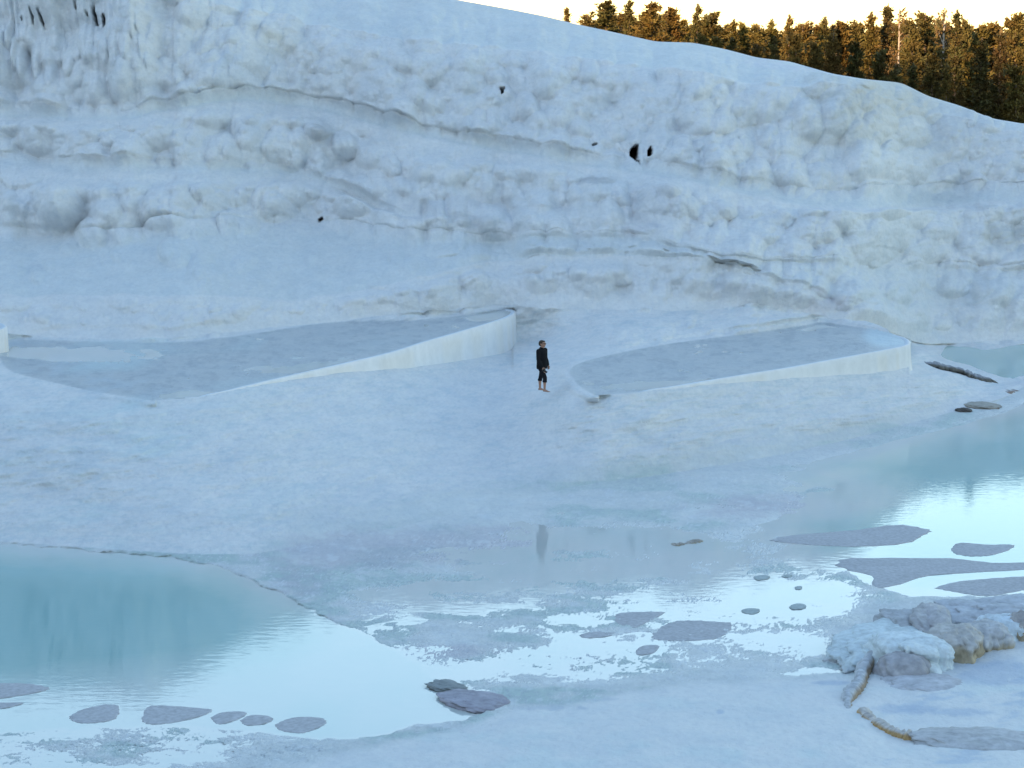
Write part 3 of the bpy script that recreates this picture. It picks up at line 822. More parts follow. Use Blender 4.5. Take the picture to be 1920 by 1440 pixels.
# ------------------------------------------------------------------ valley ground, the ridge across the valley (it keeps the evening sun off the terraces), far mountain
M_SCRUB = plain_mat('dry_scrub_ground', (0.11, 0.09, 0.05), 0.95, 0.5, 0.05)
M_FLOOR = plain_mat('forest_floor', (0.06, 0.045, 0.025), 0.95, 0.4, 0.6)
gq = np.linspace(-1, 1, 61); gg = np.sign(gq) * np.abs(gq) ** 2.2 * 9000
gx, gy = np.meshgrid(gg, gg)
gz = -4.0 + 0 * gx
gz = np.where((gy > 120), -4 + 8.0 * sstep(120, 190, gy) * sstep(-400, -60, -np.abs(gx)), gz)
tag(mesh_obj('valley_ground', np.stack([gx, gy, gz], -1).reshape(-1, 3), grid_faces(61, 61), M_SCRUB), 'dry brown valley ground reaching the horizon', kind='structure')

sx, sy = math.cos(SUN_AZ), math.sin(SUN_AZ)
RD = 270.0
uu = np.linspace(-620, 620, 150); vv = np.linspace(-1, 1, 41)
U, V = np.meshgrid(uu, vv)
top = 22.5 + (RD + 104) * math.tan(SUN_EL) + 2.2 * fbm(uu / 45, 0 * uu, 4, 301) + 6 * sstep(60, 260, np.abs(uu)) - 60 * sstep(420, 620, np.abs(uu))
prof = (1 - np.abs(V)) ** 0.8
RZ = -5 + (top + 5)[None] * prof + 3 * fbm(U / 30, V * 6, 4, 302) * prof * (np.abs(V) > 0.02)
WV = V * 150
RX = -sx * RD - sx * WV + -sy * U
RY = -sy * RD - sy * WV + sx * U
tag(mesh_obj('ridge', np.stack([RX, RY, RZ], -1).reshape(-1, 3), grid_faces(41, 150), M_SCRUB), 'scrubby ridge across the valley', kind='structure')

# ------------------------------------------------------------------ sediment islands in the shallow water
def island(poly, label, z=0.016, colr=(0.50, 0.505, 0.53), seed=0):
    n = 64
    P = smooth_path([(x, y, 0) for x, y in poly] + [(poly[0][0], poly[0][1], 0)], n)[:-1]
    c = sum((p for p in P), Vector()) / len(P)
    verts = []; cols = []; faces = []
    rings = [(1.04, -0.05), (1.0, 0.004), (0.93, 0.55), (0.7, 0.85), (0.35, 1.0)]
    m = len(P)
    PA = np.array([p[:2] for p in P]); ca = np.array(c[:2]); ii = np.arange(m)
    jit = 1 + 0.05 * fbm(ii * 0.35, np.full(m, seed * 1.7), 3, seed) + 0.02 * np.sin(ii * 2.1 + seed)
    jit[-4:] += (jit[0] - jit[-1]) * np.array([0.2, 0.4, 0.6, 0.8])
    for k, (sc_, h_) in enumerate(rings):
        q = ca + (PA - ca) * (sc_ * jit)[:, None]
        zz = np.full(m, h_) if h_ < 0 else h_ * z + 0.006 * fbm(q[:, 0] / 9, q[:, 1] / 4, 2, seed) * (h_ > 0.1)
        ax_, mz_ = ray(q[:, 0], q[:, 1]); Dq = (zz - H) / mz_
        verts += np.stack([ax_ * Dq, Dq, zz], 1).tolist()
        cols += list(np.array(colr) * (1 + 0.10 * fbm(q[:, 0] / 14, q[:, 1] / 5, 3, seed + 3))[:, None])
    for k in range(len(rings) - 1):
        for i in range(m):
            faces.append((k * m + i, k * m + (i + 1) % m, (k + 1) * m + (i + 1) % m, (k + 1) * m + i))
    faces.append(tuple((len(rings) - 1) * m + i for i in range(m)))
    o = mesh_obj('sediment_island', verts, faces, M_MUD, attrs={'col': np.array(cols)})
    bm = bmesh.new(); bm.from_mesh(o.data); bmesh.ops.recalc_face_normals(bm, faces=bm.faces); bm.to_mesh(o.data); bm.free()
    if o.data.polygons[-1].normal.z < 0: o.data.flip_normals()
    return tag(o, label, 'sandbar', 'sediment islands in the shallow pools')
def ell(cx, cy, rx, ry, lean=0.0, n=10, seed=0):
    r = random.Random(seed)
    return [(cx + rx * math.cos(t) * (k := r.uniform(0.85, 1.1)) , cy - ry * math.sin(t) * k - lean * rx * math.cos(t)) for t in [2 * math.pi * i / n for i in range(n)]]
island([(-60, 1284), (40, 1281), (92, 1291), (60, 1301), (-10, 1311), (-80, 1312)], 'grey sediment bar at the left edge, the upper of two there', seed=1)
island([(-60, 1318), (20, 1317), (44, 1319), (10, 1328), (-60, 1336)], 'thin grey sediment bar at the left edge, the lower of two there', seed=2)
island([(131, 1343), (160, 1328), (215, 1321), (222, 1340), (205, 1352), (160, 1357), (135, 1352)], 'grey sediment island standing alone, third in the near row from the left edge', seed=3)
island([(268, 1334), (290, 1323), (380, 1328), (398, 1333), (370, 1346), (310, 1357), (270, 1356)], 'largest grey sediment island in the row along the near shore of the teal pool', seed=4)
island([(394, 1346), (415, 1336), (450, 1334), (463, 1338), (445, 1350), (410, 1358)], 'small grey sediment island just right of the largest in the near row', seed=5)
island([(450, 1351), (470, 1341), (500, 1342), (512, 1349), (495, 1358), (462, 1360)], 'smallest grey sediment island of the near row', seed=6)
island([(516, 1359), (545, 1346), (595, 1345), (612, 1355), (590, 1368), (560, 1375), (525, 1369)], 'grey sediment island at the right end of the near row', seed=7)
island([(1150, 1160), (1165, 1149), (1240, 1147), (1242, 1152), (1215, 1166), (1190, 1177), (1165, 1173)], 'rounded grey sediment island with a pointed right end in the middle shallows', seed=8)
island([(1085, 1191), (1110, 1184), (1150, 1184), (1154, 1189), (1130, 1195), (1095, 1196)], 'thin grey sediment sliver in the middle shallows', seed=9)
island([(1222, 1188), (1250, 1170), (1290, 1163), (1345, 1166), (1372, 1170), (1360, 1190), (1330, 1200), (1260, 1202), (1225, 1198)], 'broad grey sediment island at the centre right of the shallows', seed=10)
island([(1192, 1220), (1205, 1211), (1230, 1209), (1236, 1214), (1222, 1226), (1196, 1228)], 'small rounded grey sediment island under the broad one', seed=11)
island([(1440, 1014), (1480, 1004), (1600, 994), (1680, 984), (1740, 993), (1735, 1003), (1690, 1020), (1600, 1025), (1500, 1021)], 'long lens-shaped grey sediment island below the blue pool', seed=12)
island([(1781, 1030), (1800, 1018), (1850, 1021), (1902, 1022), (1880, 1036), (1840, 1043), (1795, 1040)], 'grey diamond-shaped sediment island near the right edge', seed=13)
island([(1568, 1060), (1580, 1049), (1640, 1046), (1780, 1047), (1860, 1055), (1980, 1054), (1980, 1064), (1860, 1072), (1740, 1080), (1690, 1095), (1640, 1102), (1632, 1080), (1590, 1070)], 'longest grey sediment bar reaching out of the picture on the right', seed=14)
island([(1750, 1103), (1800, 1090), (1880, 1083), (1960, 1081), (1960, 1098), (1890, 1112), (1850, 1118), (1790, 1110)], 'grey sediment bar nearest the stained rocks at the right edge', seed=15)
for i, (cx, cy, rx, ry, lb) in enumerate([(1428, 1083, 16, 5, 'small greenish sediment spot, upper left of the scattered ones'), (1476, 1080, 11, 3, 'smallest greenish sediment spot beside the upper one'), (1497, 1102, 7, 4, 'tiny round sediment spot at the middle of the scattered ones'), (1408, 1146, 19, 6, 'greenish sediment spot left of its twin in the bright shallows'), (1496, 1137, 18, 6, 'greenish sediment spot right of its twin in the bright shallows')]):
    island(ell(cx, cy, rx, ry, 0.05, 9, i), lb, 0.02, (0.44, 0.50, 0.50), 30 + i)

# ------------------------------------------------------------------ rocks
def rock(center, size, label, rot=0.0, seed=1, power=2.6, top=(0.45, 0.45, 0.49), low=None, low_at=-0.2, cap=None, rough=0.22, freq=1.6, flat=0.0, flute=0.0, group='stained rocks by the pools', nu=60, nv=34, strata=0.0):
    """noise-worn superellipsoid; low = mineral stain on the lower flank, cap = white flowstone over the crown"""
    u = np.linspace(0, 2 * np.pi, nu, endpoint=False); v = np.linspace(-np.pi / 2, np.pi / 2, nv)
    Vv, Uu = np.meshgrid(v, u, indexing='ij')
    e = 2 / power
    sg = lambda a: np.sign(a) * np.abs(a) ** e
    x = sg(np.cos(Vv)) * sg(np.cos(Uu)); y = sg(np.cos(Vv)) * sg(np.sin(Uu)); z = sg(np.sin(Vv))
    n = fbm(x * freq + seed * 3.1 + z, y * freq - z * 1.3 + seed, 5, seed, 0.55) + 0.5 * fbm(x * freq * 3 + z * 2.2, y * freq * 3 + seed - z, 3, seed + 5)
    k = 1 + rough * n
    if flute: k = k + flute * (np.abs(fbm(Uu * 3.5 + 0.3 * n, 0.5 * z + seed, 3, seed + 2)) * 1.6 - 0.3) * np.cos(Vv) ** 0.5
    if strata: k = k + strata * (np.abs((z * 3.2 + 0.4 * n) % 1 - 0.5) - 0.25)
    x, y, z = x * k, y * k, z * (1 + rough * 0.7 * n)
    if flat: z = np.where(z > 0, z * (1 - flat) + flat * np.tanh(z * 2) * 0.5, z)
    nn = fbm(x * 2.5 + seed, y * 2.5 + z * 2, 4, seed + 9)
    c = np.ones(x.shape + (3,)) * np.array(top) * (1 + 0.25 * nn)[..., None]
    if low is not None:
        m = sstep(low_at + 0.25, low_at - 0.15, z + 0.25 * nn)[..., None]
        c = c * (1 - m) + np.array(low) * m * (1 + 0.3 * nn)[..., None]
    if cap is not None:
        m = sstep(cap[0] - 0.15, cap[0] + 0.15, z + 0.3 * nn - cap[1] * x - cap[2] * y)[..., None]
        c = c * (1 - m) + np.array([0.70, 0.78, 0.81]) * m
    vs = np.stack([x * size[0], y * size[1], z * size[2]], -1).reshape(-1, 3)
    i = np.arange(nv - 1)[:, None] * nu + np.arange(nu)[None]
    j = np.arange(nv - 1)[:, None] * nu + (np.arange(nu)[None] + 1) % nu
    f = np.stack([i, j, j + nu, i + nu], -1).reshape(-1, 4)
    o = mesh_obj('rock', vs, f, M_ROCK, attrs={'col': np.clip(c, 0.01, 0.95).reshape(-1, 3)})
    o.location = center; o.rotation_euler = (0, 0, rot)
    return tag(o, label, 'rock', group)
TAN = (0.44, 0.37, 0.26); ORA = (0.42, 0.25, 0.10); GRY = (0.36, 0.36, 0.40); LAV = (0.46, 0.46, 0.52)
def gz_at(x, y, z): return at_z(x, y, z)
# outcrop at the lower right
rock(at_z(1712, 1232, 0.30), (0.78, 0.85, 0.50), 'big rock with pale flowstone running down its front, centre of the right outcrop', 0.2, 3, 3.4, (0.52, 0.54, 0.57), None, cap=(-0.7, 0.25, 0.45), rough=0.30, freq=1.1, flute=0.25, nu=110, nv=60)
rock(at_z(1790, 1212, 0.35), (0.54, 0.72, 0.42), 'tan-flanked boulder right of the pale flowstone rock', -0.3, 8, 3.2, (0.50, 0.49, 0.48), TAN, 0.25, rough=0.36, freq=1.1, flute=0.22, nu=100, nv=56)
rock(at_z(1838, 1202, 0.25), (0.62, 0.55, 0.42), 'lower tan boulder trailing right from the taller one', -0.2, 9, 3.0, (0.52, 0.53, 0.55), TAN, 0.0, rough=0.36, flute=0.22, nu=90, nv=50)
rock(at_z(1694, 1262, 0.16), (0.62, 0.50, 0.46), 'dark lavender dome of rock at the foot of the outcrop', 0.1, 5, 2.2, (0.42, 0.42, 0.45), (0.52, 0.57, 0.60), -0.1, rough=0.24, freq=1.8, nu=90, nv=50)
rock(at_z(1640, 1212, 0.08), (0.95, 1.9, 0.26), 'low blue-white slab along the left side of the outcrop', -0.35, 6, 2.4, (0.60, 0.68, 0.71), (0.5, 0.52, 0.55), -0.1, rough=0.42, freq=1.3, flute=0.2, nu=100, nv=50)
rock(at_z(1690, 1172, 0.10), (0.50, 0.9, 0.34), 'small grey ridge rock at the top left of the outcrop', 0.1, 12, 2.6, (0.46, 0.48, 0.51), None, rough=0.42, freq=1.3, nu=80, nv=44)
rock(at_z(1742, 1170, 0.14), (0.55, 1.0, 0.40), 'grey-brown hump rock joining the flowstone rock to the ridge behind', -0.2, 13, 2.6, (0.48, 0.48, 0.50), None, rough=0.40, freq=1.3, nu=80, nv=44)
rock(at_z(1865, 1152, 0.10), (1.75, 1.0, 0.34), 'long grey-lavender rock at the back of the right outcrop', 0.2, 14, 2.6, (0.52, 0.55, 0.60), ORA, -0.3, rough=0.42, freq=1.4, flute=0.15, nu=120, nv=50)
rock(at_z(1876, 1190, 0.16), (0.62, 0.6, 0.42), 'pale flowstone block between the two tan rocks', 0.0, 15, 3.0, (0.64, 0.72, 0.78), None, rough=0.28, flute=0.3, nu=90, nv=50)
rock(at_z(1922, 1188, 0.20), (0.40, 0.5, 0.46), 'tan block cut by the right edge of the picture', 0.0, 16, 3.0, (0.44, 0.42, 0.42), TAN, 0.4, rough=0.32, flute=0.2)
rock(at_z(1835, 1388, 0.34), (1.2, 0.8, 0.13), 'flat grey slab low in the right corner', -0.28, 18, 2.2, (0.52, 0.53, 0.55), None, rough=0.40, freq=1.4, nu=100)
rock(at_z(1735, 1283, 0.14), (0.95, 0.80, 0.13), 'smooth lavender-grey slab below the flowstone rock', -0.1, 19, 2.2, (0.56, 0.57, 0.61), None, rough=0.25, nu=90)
# low broken rims
def rim(path, hgt, wid, label, seed, topc, sidec):
    P = smooth_path([at_z(x, y, z) for x, y, z in path], 170)
    n = len(P); K = 12; verts = []; cols = []
    r = np.random.default_rng(seed)
    KK, II = np.meshgrid(np.arange(K), np.arange(n)); nz_ = fbm(II * 0.22, KK * 0.8, 4, seed + 40)
    for i, p in enumerate(P):
        t = P[min(i + 1, n - 1)] - P[max(i - 1, 0)]; t.z = 0; t.normalize()
        nr = Vector((t.y, -t.x, 0))
        en = min(1.0, 5 * min(i, n - 1 - i) / n + 0.15)
        s = en * (0.75 + 0.5 * float(vnoise(np.array([i * 0.12]), np.array([seed * 1.0]), seed)[0]) + 0.35 * float(fbm(np.array([i * 0.3]), np.array([seed * 2.0]), 3, seed)[0]))
        for k in range(K):
            a = math.pi * 2 * k / K
            sc = 1 + 0.28 * nz_[i, k]
            v = p + nr * (math.cos(a) * wid * s * sc); zz = p.z - 0.08 + hgt * s * sc * math.sin(a)
            verts.append((v.x, v.y, zz))
            m = 1.0 if (math.cos(a) > 0.35 and math.sin(a) < 0.75) else 0.0
            cols.append((np.array(topc) * (1 - m) + np.array(sidec) * m) * r.uniform(0.75, 1.15))
    faces = [(i * K + k, i * K + (k + 1) % K, (i + 1) * K + (k + 1) % K, (i + 1) * K + k) for i in range(n - 1) for k in range(K)]
    faces += [tuple(range(K)), tuple((n - 1) * K + k for k in range(K))[::-1]]
    o = mesh_obj('travertine_rim', verts, faces, M_ROCK, attrs={'col': np.array(cols)})
    bm = bmesh.new(); bm.from_mesh(o.data); bmesh.ops.recalc_face_normals(bm, faces=bm.faces); bm.to_mesh(o.data); bm.free()
    return tag(o, label, 'rim', 'broken travertine rims')
rim([(1590, 1332, 0.30), (1592, 1305, 0.28), (1612, 1278, 0.25), (1620, 1250, 0.22), (1640, 1225, 0.2), (1670, 1200, 0.18), (1695, 1185, 0.15)], 0.20, 0.16, 'curving brown-edged rim left of the outcrop', 3, (0.55, 0.58, 0.62), (0.36, 0.28, 0.20))
rim([(1620, 1322, 0.30), (1622, 1340, 0.32), (1640, 1352, 0.34), (1665, 1365, 0.36), (1700, 1376, 0.38), (1724, 1381, 0.38)], 0.15, 0.13, 'scalloped orange-edged rim in the lower right', 4, (0.62, 0.60, 0.58), (0.50, 0.33, 0.15))
# slab at the corner of the teal pool
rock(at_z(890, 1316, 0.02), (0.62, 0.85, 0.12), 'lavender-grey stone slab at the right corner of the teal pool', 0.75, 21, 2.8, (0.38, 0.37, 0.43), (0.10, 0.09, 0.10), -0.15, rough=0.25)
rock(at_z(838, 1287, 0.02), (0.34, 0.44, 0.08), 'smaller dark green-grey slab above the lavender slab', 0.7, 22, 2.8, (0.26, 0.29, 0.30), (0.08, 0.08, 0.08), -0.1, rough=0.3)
# rocks on the tip of land at the right
rim([(1712, 674, 1.05), (1745, 680, 0.92), (1775, 686, 0.78), (1800, 692, 0.62), (1822, 700, 0.45), (1838, 707, 0.30), (1852, 712, 0.16), (1866, 717, 0.06)], 0.13, 0.55, 'dark curving crust along the land tip behind the right pool wall', 7, (0.36, 0.37, 0.40), (0.17, 0.16, 0.14))
rim([(1640, 812, 0.03), (1690, 800, 0.03), (1740, 789, 0.03), (1790, 776, 0.03)], 0.05, 0.45, 'thin lavender-grey crust along the shore of the blue pool', 11, (0.46, 0.45, 0.50), (0.36, 0.34, 0.38))
rim([(1838, 740, 0.10), (1860, 737, 0.08), (1882, 733, 0.06), (1902, 729, 0.04)], 0.12, 0.42, 'brown and grey crust at the end of the land tip', 9, (0.46, 0.45, 0.46), (0.32, 0.22, 0.15))
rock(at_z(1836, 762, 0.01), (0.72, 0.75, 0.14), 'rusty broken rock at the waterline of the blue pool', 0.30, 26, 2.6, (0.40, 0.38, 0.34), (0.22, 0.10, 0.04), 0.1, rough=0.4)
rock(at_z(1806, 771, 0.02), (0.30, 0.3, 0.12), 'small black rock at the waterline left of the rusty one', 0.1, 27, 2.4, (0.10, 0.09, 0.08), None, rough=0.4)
rock(at_z(1330, 868, 0.06), (0.24, 0.30, 0.09), 'small black rock on the shore of the flats', 0.2, 28, 2.2, (0.03, 0.03, 0.03), None, rough=0.5)
rock(at_z(1363, 860, 0.06), (0.13, 0.25, 0.05), 'tiny brown rock beside the black one on the shore', 0.1, 29, 2.2, (0.14, 0.10, 0.07), None, rough=0.5)
rim([(1252, 1024, 0.01), (1275, 1020, 0.01), (1300, 1016, 0.01), (1325, 1010, 0.01)], 0.10, 0.16, 'short ochre rim among the middle puddles', 6, (0.45, 0.42, 0.38), (0.42, 0.33, 0.18))

# ------------------------------------------------------------------ pines behind the hill
def leaf_mesh(pts, nrm, size, cols, r):
    """one narrow needle-tuft quad per point"""
    n = len(pts)
    d = nrm + 0.55 * r.normal(size=(n, 3)); d /= np.linalg.norm(d, axis=1)[:, None]
    w = np.cross(d, r.normal(size=(n, 3))); w /= np.linalg.norm(w, axis=1)[:, None] + 1e-9
    L = size * r.uniform(0.7, 1.4, (n, 1)); Wd = L * 0.34
    v = np.stack([pts - w * Wd, pts + d * L * 0.9 - w * Wd * 0.5, pts + d * L * 1.1 + w * Wd * 0.5, pts + w * Wd], 1).reshape(-1, 3)
    f = np.arange(4 * n).reshape(n, 4)
    return v, f, np.repeat(cols, 4, 0)

def make_tree(kind, seed, height=10.0):
    r = np.random.default_rng(seed)
    pts = []; nr = []; cl = []; limbs = []
    if kind == 'pine': t0, nb, rad, per = 0.18, 80, 1.7, 84
    elif kind == 'cone': t0, nb, rad, per = 0.12, 96, 1.3, 52
    elif kind == 'spire': t0, nb, rad, per = 0.08, 130, 0.85, 40
    else: t0, nb, rad, per = 0.35, 36, 1.1, 30
    lob = r.uniform(0, 2 * np.pi, 3)
    for b_ in range(nb):
        t = t0 + (1 - t0) * (b_ + r.random()) / nb
        s = (t - t0) / (1 - t0)
        if kind == 'pine': rr = rad * (0.35 + 0.65 * math.sin(min(1, s * 1.15 + 0.12) * math.pi) ** 0.7) * (1 - 0.25 * s)
        elif kind == 'cone': rr = rad * (1 - s) ** 0.85 + 0.10
        elif kind == 'spire': rr = rad * (1 - s) ** 0.6 * (0.8 + 0.2 * math.sin(s * 40)) + 0.06
        else: rr = rad * (0.4 + 0.6 * math.sin(s * math.pi))
        a = r.uniform(0, 2 * np.pi)
        rr *= 0.75 + 0.22 * math.sin(2 * a + lob[0] + 5 * s) + r.uniform(-0.2, 0.25)
        rise = {'pine': 0.45, 'cone': 0.12, 'spire': 0.35, 'thin': 0.6}[kind] * r.uniform(0.5, 1.3)
        p0 = np.array([0, 0, t * height]); dr = np.array([math.cos(a), math.sin(a), rise])
        tip = p0 + dr * rr
        limbs.append((p0 - np.array([0, 0, 0.1 * rr]), tip))
        m = int(per * (0.5 + 0.7 * rr / rad))
        q = r.random(m) ** 0.6
        pp = p0 + dr * rr * q[:, None] + r.normal(size=(m, 3)) * np.array([0.17, 0.17, 0.13]) * (0.6 + 0.5 * rr)
        pts.append(pp); nr.append(np.tile(dr * 0.8 + np.array([0, 0, 0.3]), (m, 1)))
        g = r.uniform(0.65, 1.35); warm = r.random()
        base = np.array([0.088, 0.076, 0.026]) * g if kind in ('pine', 'cone') else np.array([0.050, 0.050, 0.022]) * g
        if kind == 'thin': base = np.array([0.15, 0.09, 0.04]) * g
        base = base * (1 - 0.35 * warm * np.array([0, 0.25, 0.3])) + np.array([0.02, 0.004, 0]) * warm
        cl.append(np.tile(base, (m, 1)) * r.uniform(0.8, 1.2, (m, 1)))
    # thin leader shoots above the crown
    for q in range(2 if kind == 'pine' else 1):
        m = 34; tt = r.random(m); off = r.normal(size=2) * (0.35 if kind == 'pine' else 0.02)
        zb = height * (0.93 if kind == 'pine' else 0.97) + r.uniform(-0.3, 0.1)
        pp = np.stack([off[0] + 0.05 * r.normal(size=m) * (1.4 - tt), off[1] + 0.05 * r.normal(size=m) * (1.4 - tt), zb + tt * r.uniform(0.3, 0.6)], 1)
        pts.append(pp); nr.append(np.tile([0, 0, 1.0], (m, 1))); cl.append(np.tile(np.array([0.12, 0.10, 0.05]), (m, 1)))
    pts = np.concatenate(pts); nr = np.concatenate(nr); cl = np.concatenate(cl)
    v, f, c = leaf_mesh(pts, nr, {'pine': 0.17, 'cone': 0.16, 'spire': 0.15, 'thin': 0.14}[kind], cl, r)
    # leaves that stick up past the crown as fine leader shoots
    root = empty('pine_tree', (0, 0, 0))
    crown = mesh_obj('crown', v, f, M_LEAF, root, smooth=False, attrs={'col': c})
    # trunk with limbs: tapered tubes in one mesh
    tv = []; tf = []
    def tube(P, R, k=6):
        s0 = len(tv)
        for p, q in zip(P, R):
            for i in range(k):
                a = 2 * math.pi * i / k
                tv.append((p[0] + q * math.cos(a), p[1] + q * math.sin(a), p[2]))
        for j in range(len(P) - 1):
            for i in range(k):
                tf.append((s0 + j * k + i, s0 + j * k + (i + 1) % k, s0 + (j + 1) * k + (i + 1) % k, s0 + (j + 1) * k + i))
    zs = np.linspace(-0.6, height * 1.03, 12)
    wob = 0.10 * np.cumsum(r.normal(size=(12, 2)), 0) * 0.35
    wob[0] = 0
    tube([(wob[i, 0] * 0.4, wob[i, 1] * 0.4, z) for i, z in enumerate(zs)], [0.17 * (1 - 0.93 * max(0, z) / (height * 1.03)) + 0.012 for z in zs])
    for p0, p1 in limbs[::2]:
        tube([p0, (p0 + p1) / 2, p1], [0.05, 0.03, 0.012], 4)
    mesh_obj('trunk', np.array(tv), np.array(tf), M_PALEBARK if kind == 'thin' else M_BARK, root)
    return root
protos = {'pine': [make_tree('pine', q) for q in (1, 2, 3, 4)], 'cone': [make_tree('cone', q) for q in (11, 12)], 'spire': [make_tree('spire', q) for q in (21, 22)], 'thin': [make_tree('thin', q) for q in (31, 32)]}
used = set()
def ground_z(xw): return float(np.interp(xw, [-10, 0, 10, 20, 35, 60], [11.5, 11.0, 8.5, 6.0, 4.0, 3.0]))
def plant(kind, xpx, ytop, wpx, Dp, label, group, rnd):
    pr = protos[kind][rnd.randrange(len(protos[kind]))]
    if pr.name in used:
        root = pr.copy(); COL.objects.link(root)
        for ch in pr.children:
            c = ch.copy(); COL.objects.link(c); c.parent = root
    else:
        root = pr; used.add(pr.name)
    top = at_d(xpx, ytop, Dp)
    gzv = ground_z(top.x)
    hh = max(2.0, top.z - gzv)
    root.location = (top.x, Dp, gzv)
    wid = wpx * Dp / F
    nat = {'pine': 3.0, 'cone': 2.4, 'spire': 1.6, 'thin': 2.0}[kind]
    root.scale = (wid / nat, wid / nat, hh / 10.3)
    root.rotation_euler = (0, 0, rnd.uniform(0, 6.28))
    return tag(root, label, 'tree', group)
rnd = random.Random(4)
G1 = 'pines standing behind the white crest'
front = [(1040, 34, 16, 'thin', 'tiny sparse sapling at the left end of the tree line'), (1063, 12, 30, 'cone', 'small lone conical fir left of the gap in the tree line'), (1100, 27, 46, 'pine', 'low rounded pine right of the gap in the tree line'),
         (1138, 1, 64, 'pine', 'broad golden pine, first tall crown from the left'), (1180, -2, 40, 'cone', 'tall pointed pine cut by the top of the picture'), (1222, 4, 58, 'pine', 'pale golden pine touching the top of the picture left of centre'), (1262, 14, 52, 'pine', 'rounded brown pine right of the pale golden one'),
         (1308, 8, 40, 'cone', 'thin-topped dark pine where the crest flattens out'), (1332, 22, 64, 'pine', 'wide dark pine before the dip in the tree line'), (1376, 36, 44, 'cone', 'small conical tree in the dip of the tree line'), (1396, 42, 42, 'pine', 'low bushy pine just right of the dip'), (1422, 46, 62, 'pine', 'flat-topped dark green pine right of the dip'),
         (1448, 36, 42, 'cone', 'narrow pine with bare tip above the flat-topped one'), (1480, 28, 40, 'cone', 'conical pine with a single dense knob of a top'), (1506, 42, 56, 'pine', 'yellow-lit pine right of the knob-topped one'), (1548, 32, 46, 'cone', 'pointed pine midway between the knob-topped pine and the dark spire'), (1582, 40, 64, 'pine', 'brown airy pine with sky showing through'), (1612, 40, 56, 'pine', 'second brown airy pine beside the first'),
         (1634, 22, 54, 'cone', 'reddish pine just left of the tall dark spire'), (1666, 6, 40, 'spire', 'tallest dark spire-shaped conifer of the tree line'), (1688, 16, 40, 'thin', 'half-bare tree with a pale dead trunk'), (1712, 38, 56, 'pine', 'reddish pine behind the pale dead trunk'), (1736, 24, 76, 'pine', 'large round golden pine right of the pale trunk'), (1770, 17, 44, 'thin', 'sparse leggy tree between the golden pine and a dark spire'),
         (1795, 18, 36, 'spire', 'dark narrow spire right of the sparse tree'), (1814, 36, 44, 'pine', 'green rounded pine right of the dark narrow spire'), (1836, 46, 52, 'pine', 'small-crowned pine in the gap near the right edge'), (1866, 42, 76, 'pine', 'broad golden pine near the right edge'), (1906, 24, 66, 'pine', 'knob-headed golden pine at the right edge'), (1945, 40, 80, 'pine', 'pine cut by the right edge of the picture')]
for x, yt, w, k, lb in front:
    plant(k, x, yt, w * (1.5 if k == 'pine' else 1.3), rnd.uniform(150, 162), lb, G1, rnd)
near = [(1318, 64, 40, 'pine', 'short sunlit pine peeping over the flat of the crest'), (1345, 68, 44, 'pine', 'short yellow pine right beside the first short one'), (1372, 70, 40, 'cone', 'short yellow pine in front of the dip'), (1420, 82, 44, 'pine', 'short pine below the flat-topped one'), (1452, 66, 34, 'cone', 'yellow conical young pine below the bare-tipped tree'), (1492, 60, 50, 'pine', 'young golden pine below the knob-topped one'), (1530, 78, 46, 'pine', 'dark short pine close to the crest'), (1562, 62, 50, 'pine', 'golden-topped middle pine with dark foot'), (1605, 78, 54, 'pine', 'dark middle pine below the airy brown ones'),
        (1650, 92, 50, 'pine', 'shaded pine at the foot of the tallest spire'), (1712, 118, 40, 'cone', 'small shaded fir low beside the pale trunk'), (1750, 100, 56, 'pine', 'shaded pine below the large golden one'), (1775, 118, 34, 'cone', 'slim shaded fir at the foot of the sparse tree'), (1802, 155, 34, 'cone', 'lowest shaded fir just above the crest'), (1842, 70, 40, 'spire', 'black spire standing in front of the golden pines'), (1878, 54, 34, 'spire', 'black sharp spire nearest the right edge'), (1905, 120, 60, 'pine', 'shaded pine at the right edge just above the crest'), (1680, 120, 44, 'pine', 'shaded bush-like pine above the bend of the crest'), (1860, 150, 50, 'pine', 'low shaded pine under the black spires'), (1940, 100, 60, 'pine', 'shaded pine cut by the right edge')]
for x, yt, w, k, lb in near:
    plant(k, x, yt, w * 1.4, rnd.uniform(136, 146), lb, 'shorter trees close behind the crest', rnd)
for i in range(64):
    x = 1090 + 14.5 * i + rnd.uniform(-6, 6)
    yt = float(np.interp(x, [1090, 1140, 1230, 1350, 1400, 1500, 1640, 1740, 1840, 1920, 2000], [40, 18, 22, 42, 54, 48, 42, 38, 54, 42, 45])) + rnd.uniform(-5, 12)
    plant('pine' if rnd.random() < 0.75 else 'cone', x, yt, rnd.uniform(70, 110), rnd.uniform(170, 215), 'dim pine in the packed rows behind the front trees', 'dim pines deep in the wood', rnd)

# ------------------------------------------------------------------ the man and his camera
M_SKIN = plain_mat('skin', (0.40, 0.22, 0.15), 0.55, 0.12, 30)
M_BLACK = plain_mat('black_cloth', (0.012, 0.012, 0.014), 0.9, 0.4, 40, 0.1)
M_TROUS = plain_mat('black_trousers', (0.016, 0.016, 0.020), 0.9, 0.4, 40, 0.1)
M_HAIR = plain_mat('dark_hair', (0.045, 0.028, 0.018), 0.7, 0.4, 90)
M_GLASS = plain_mat('black_plastic', (0.01, 0.01, 0.01), 0.2, 0.2, 50, 0.5)
M_LENS = plain_mat('lens_black', (0.015, 0.015, 0.016), 0.35, 0.2, 50, 0.5)

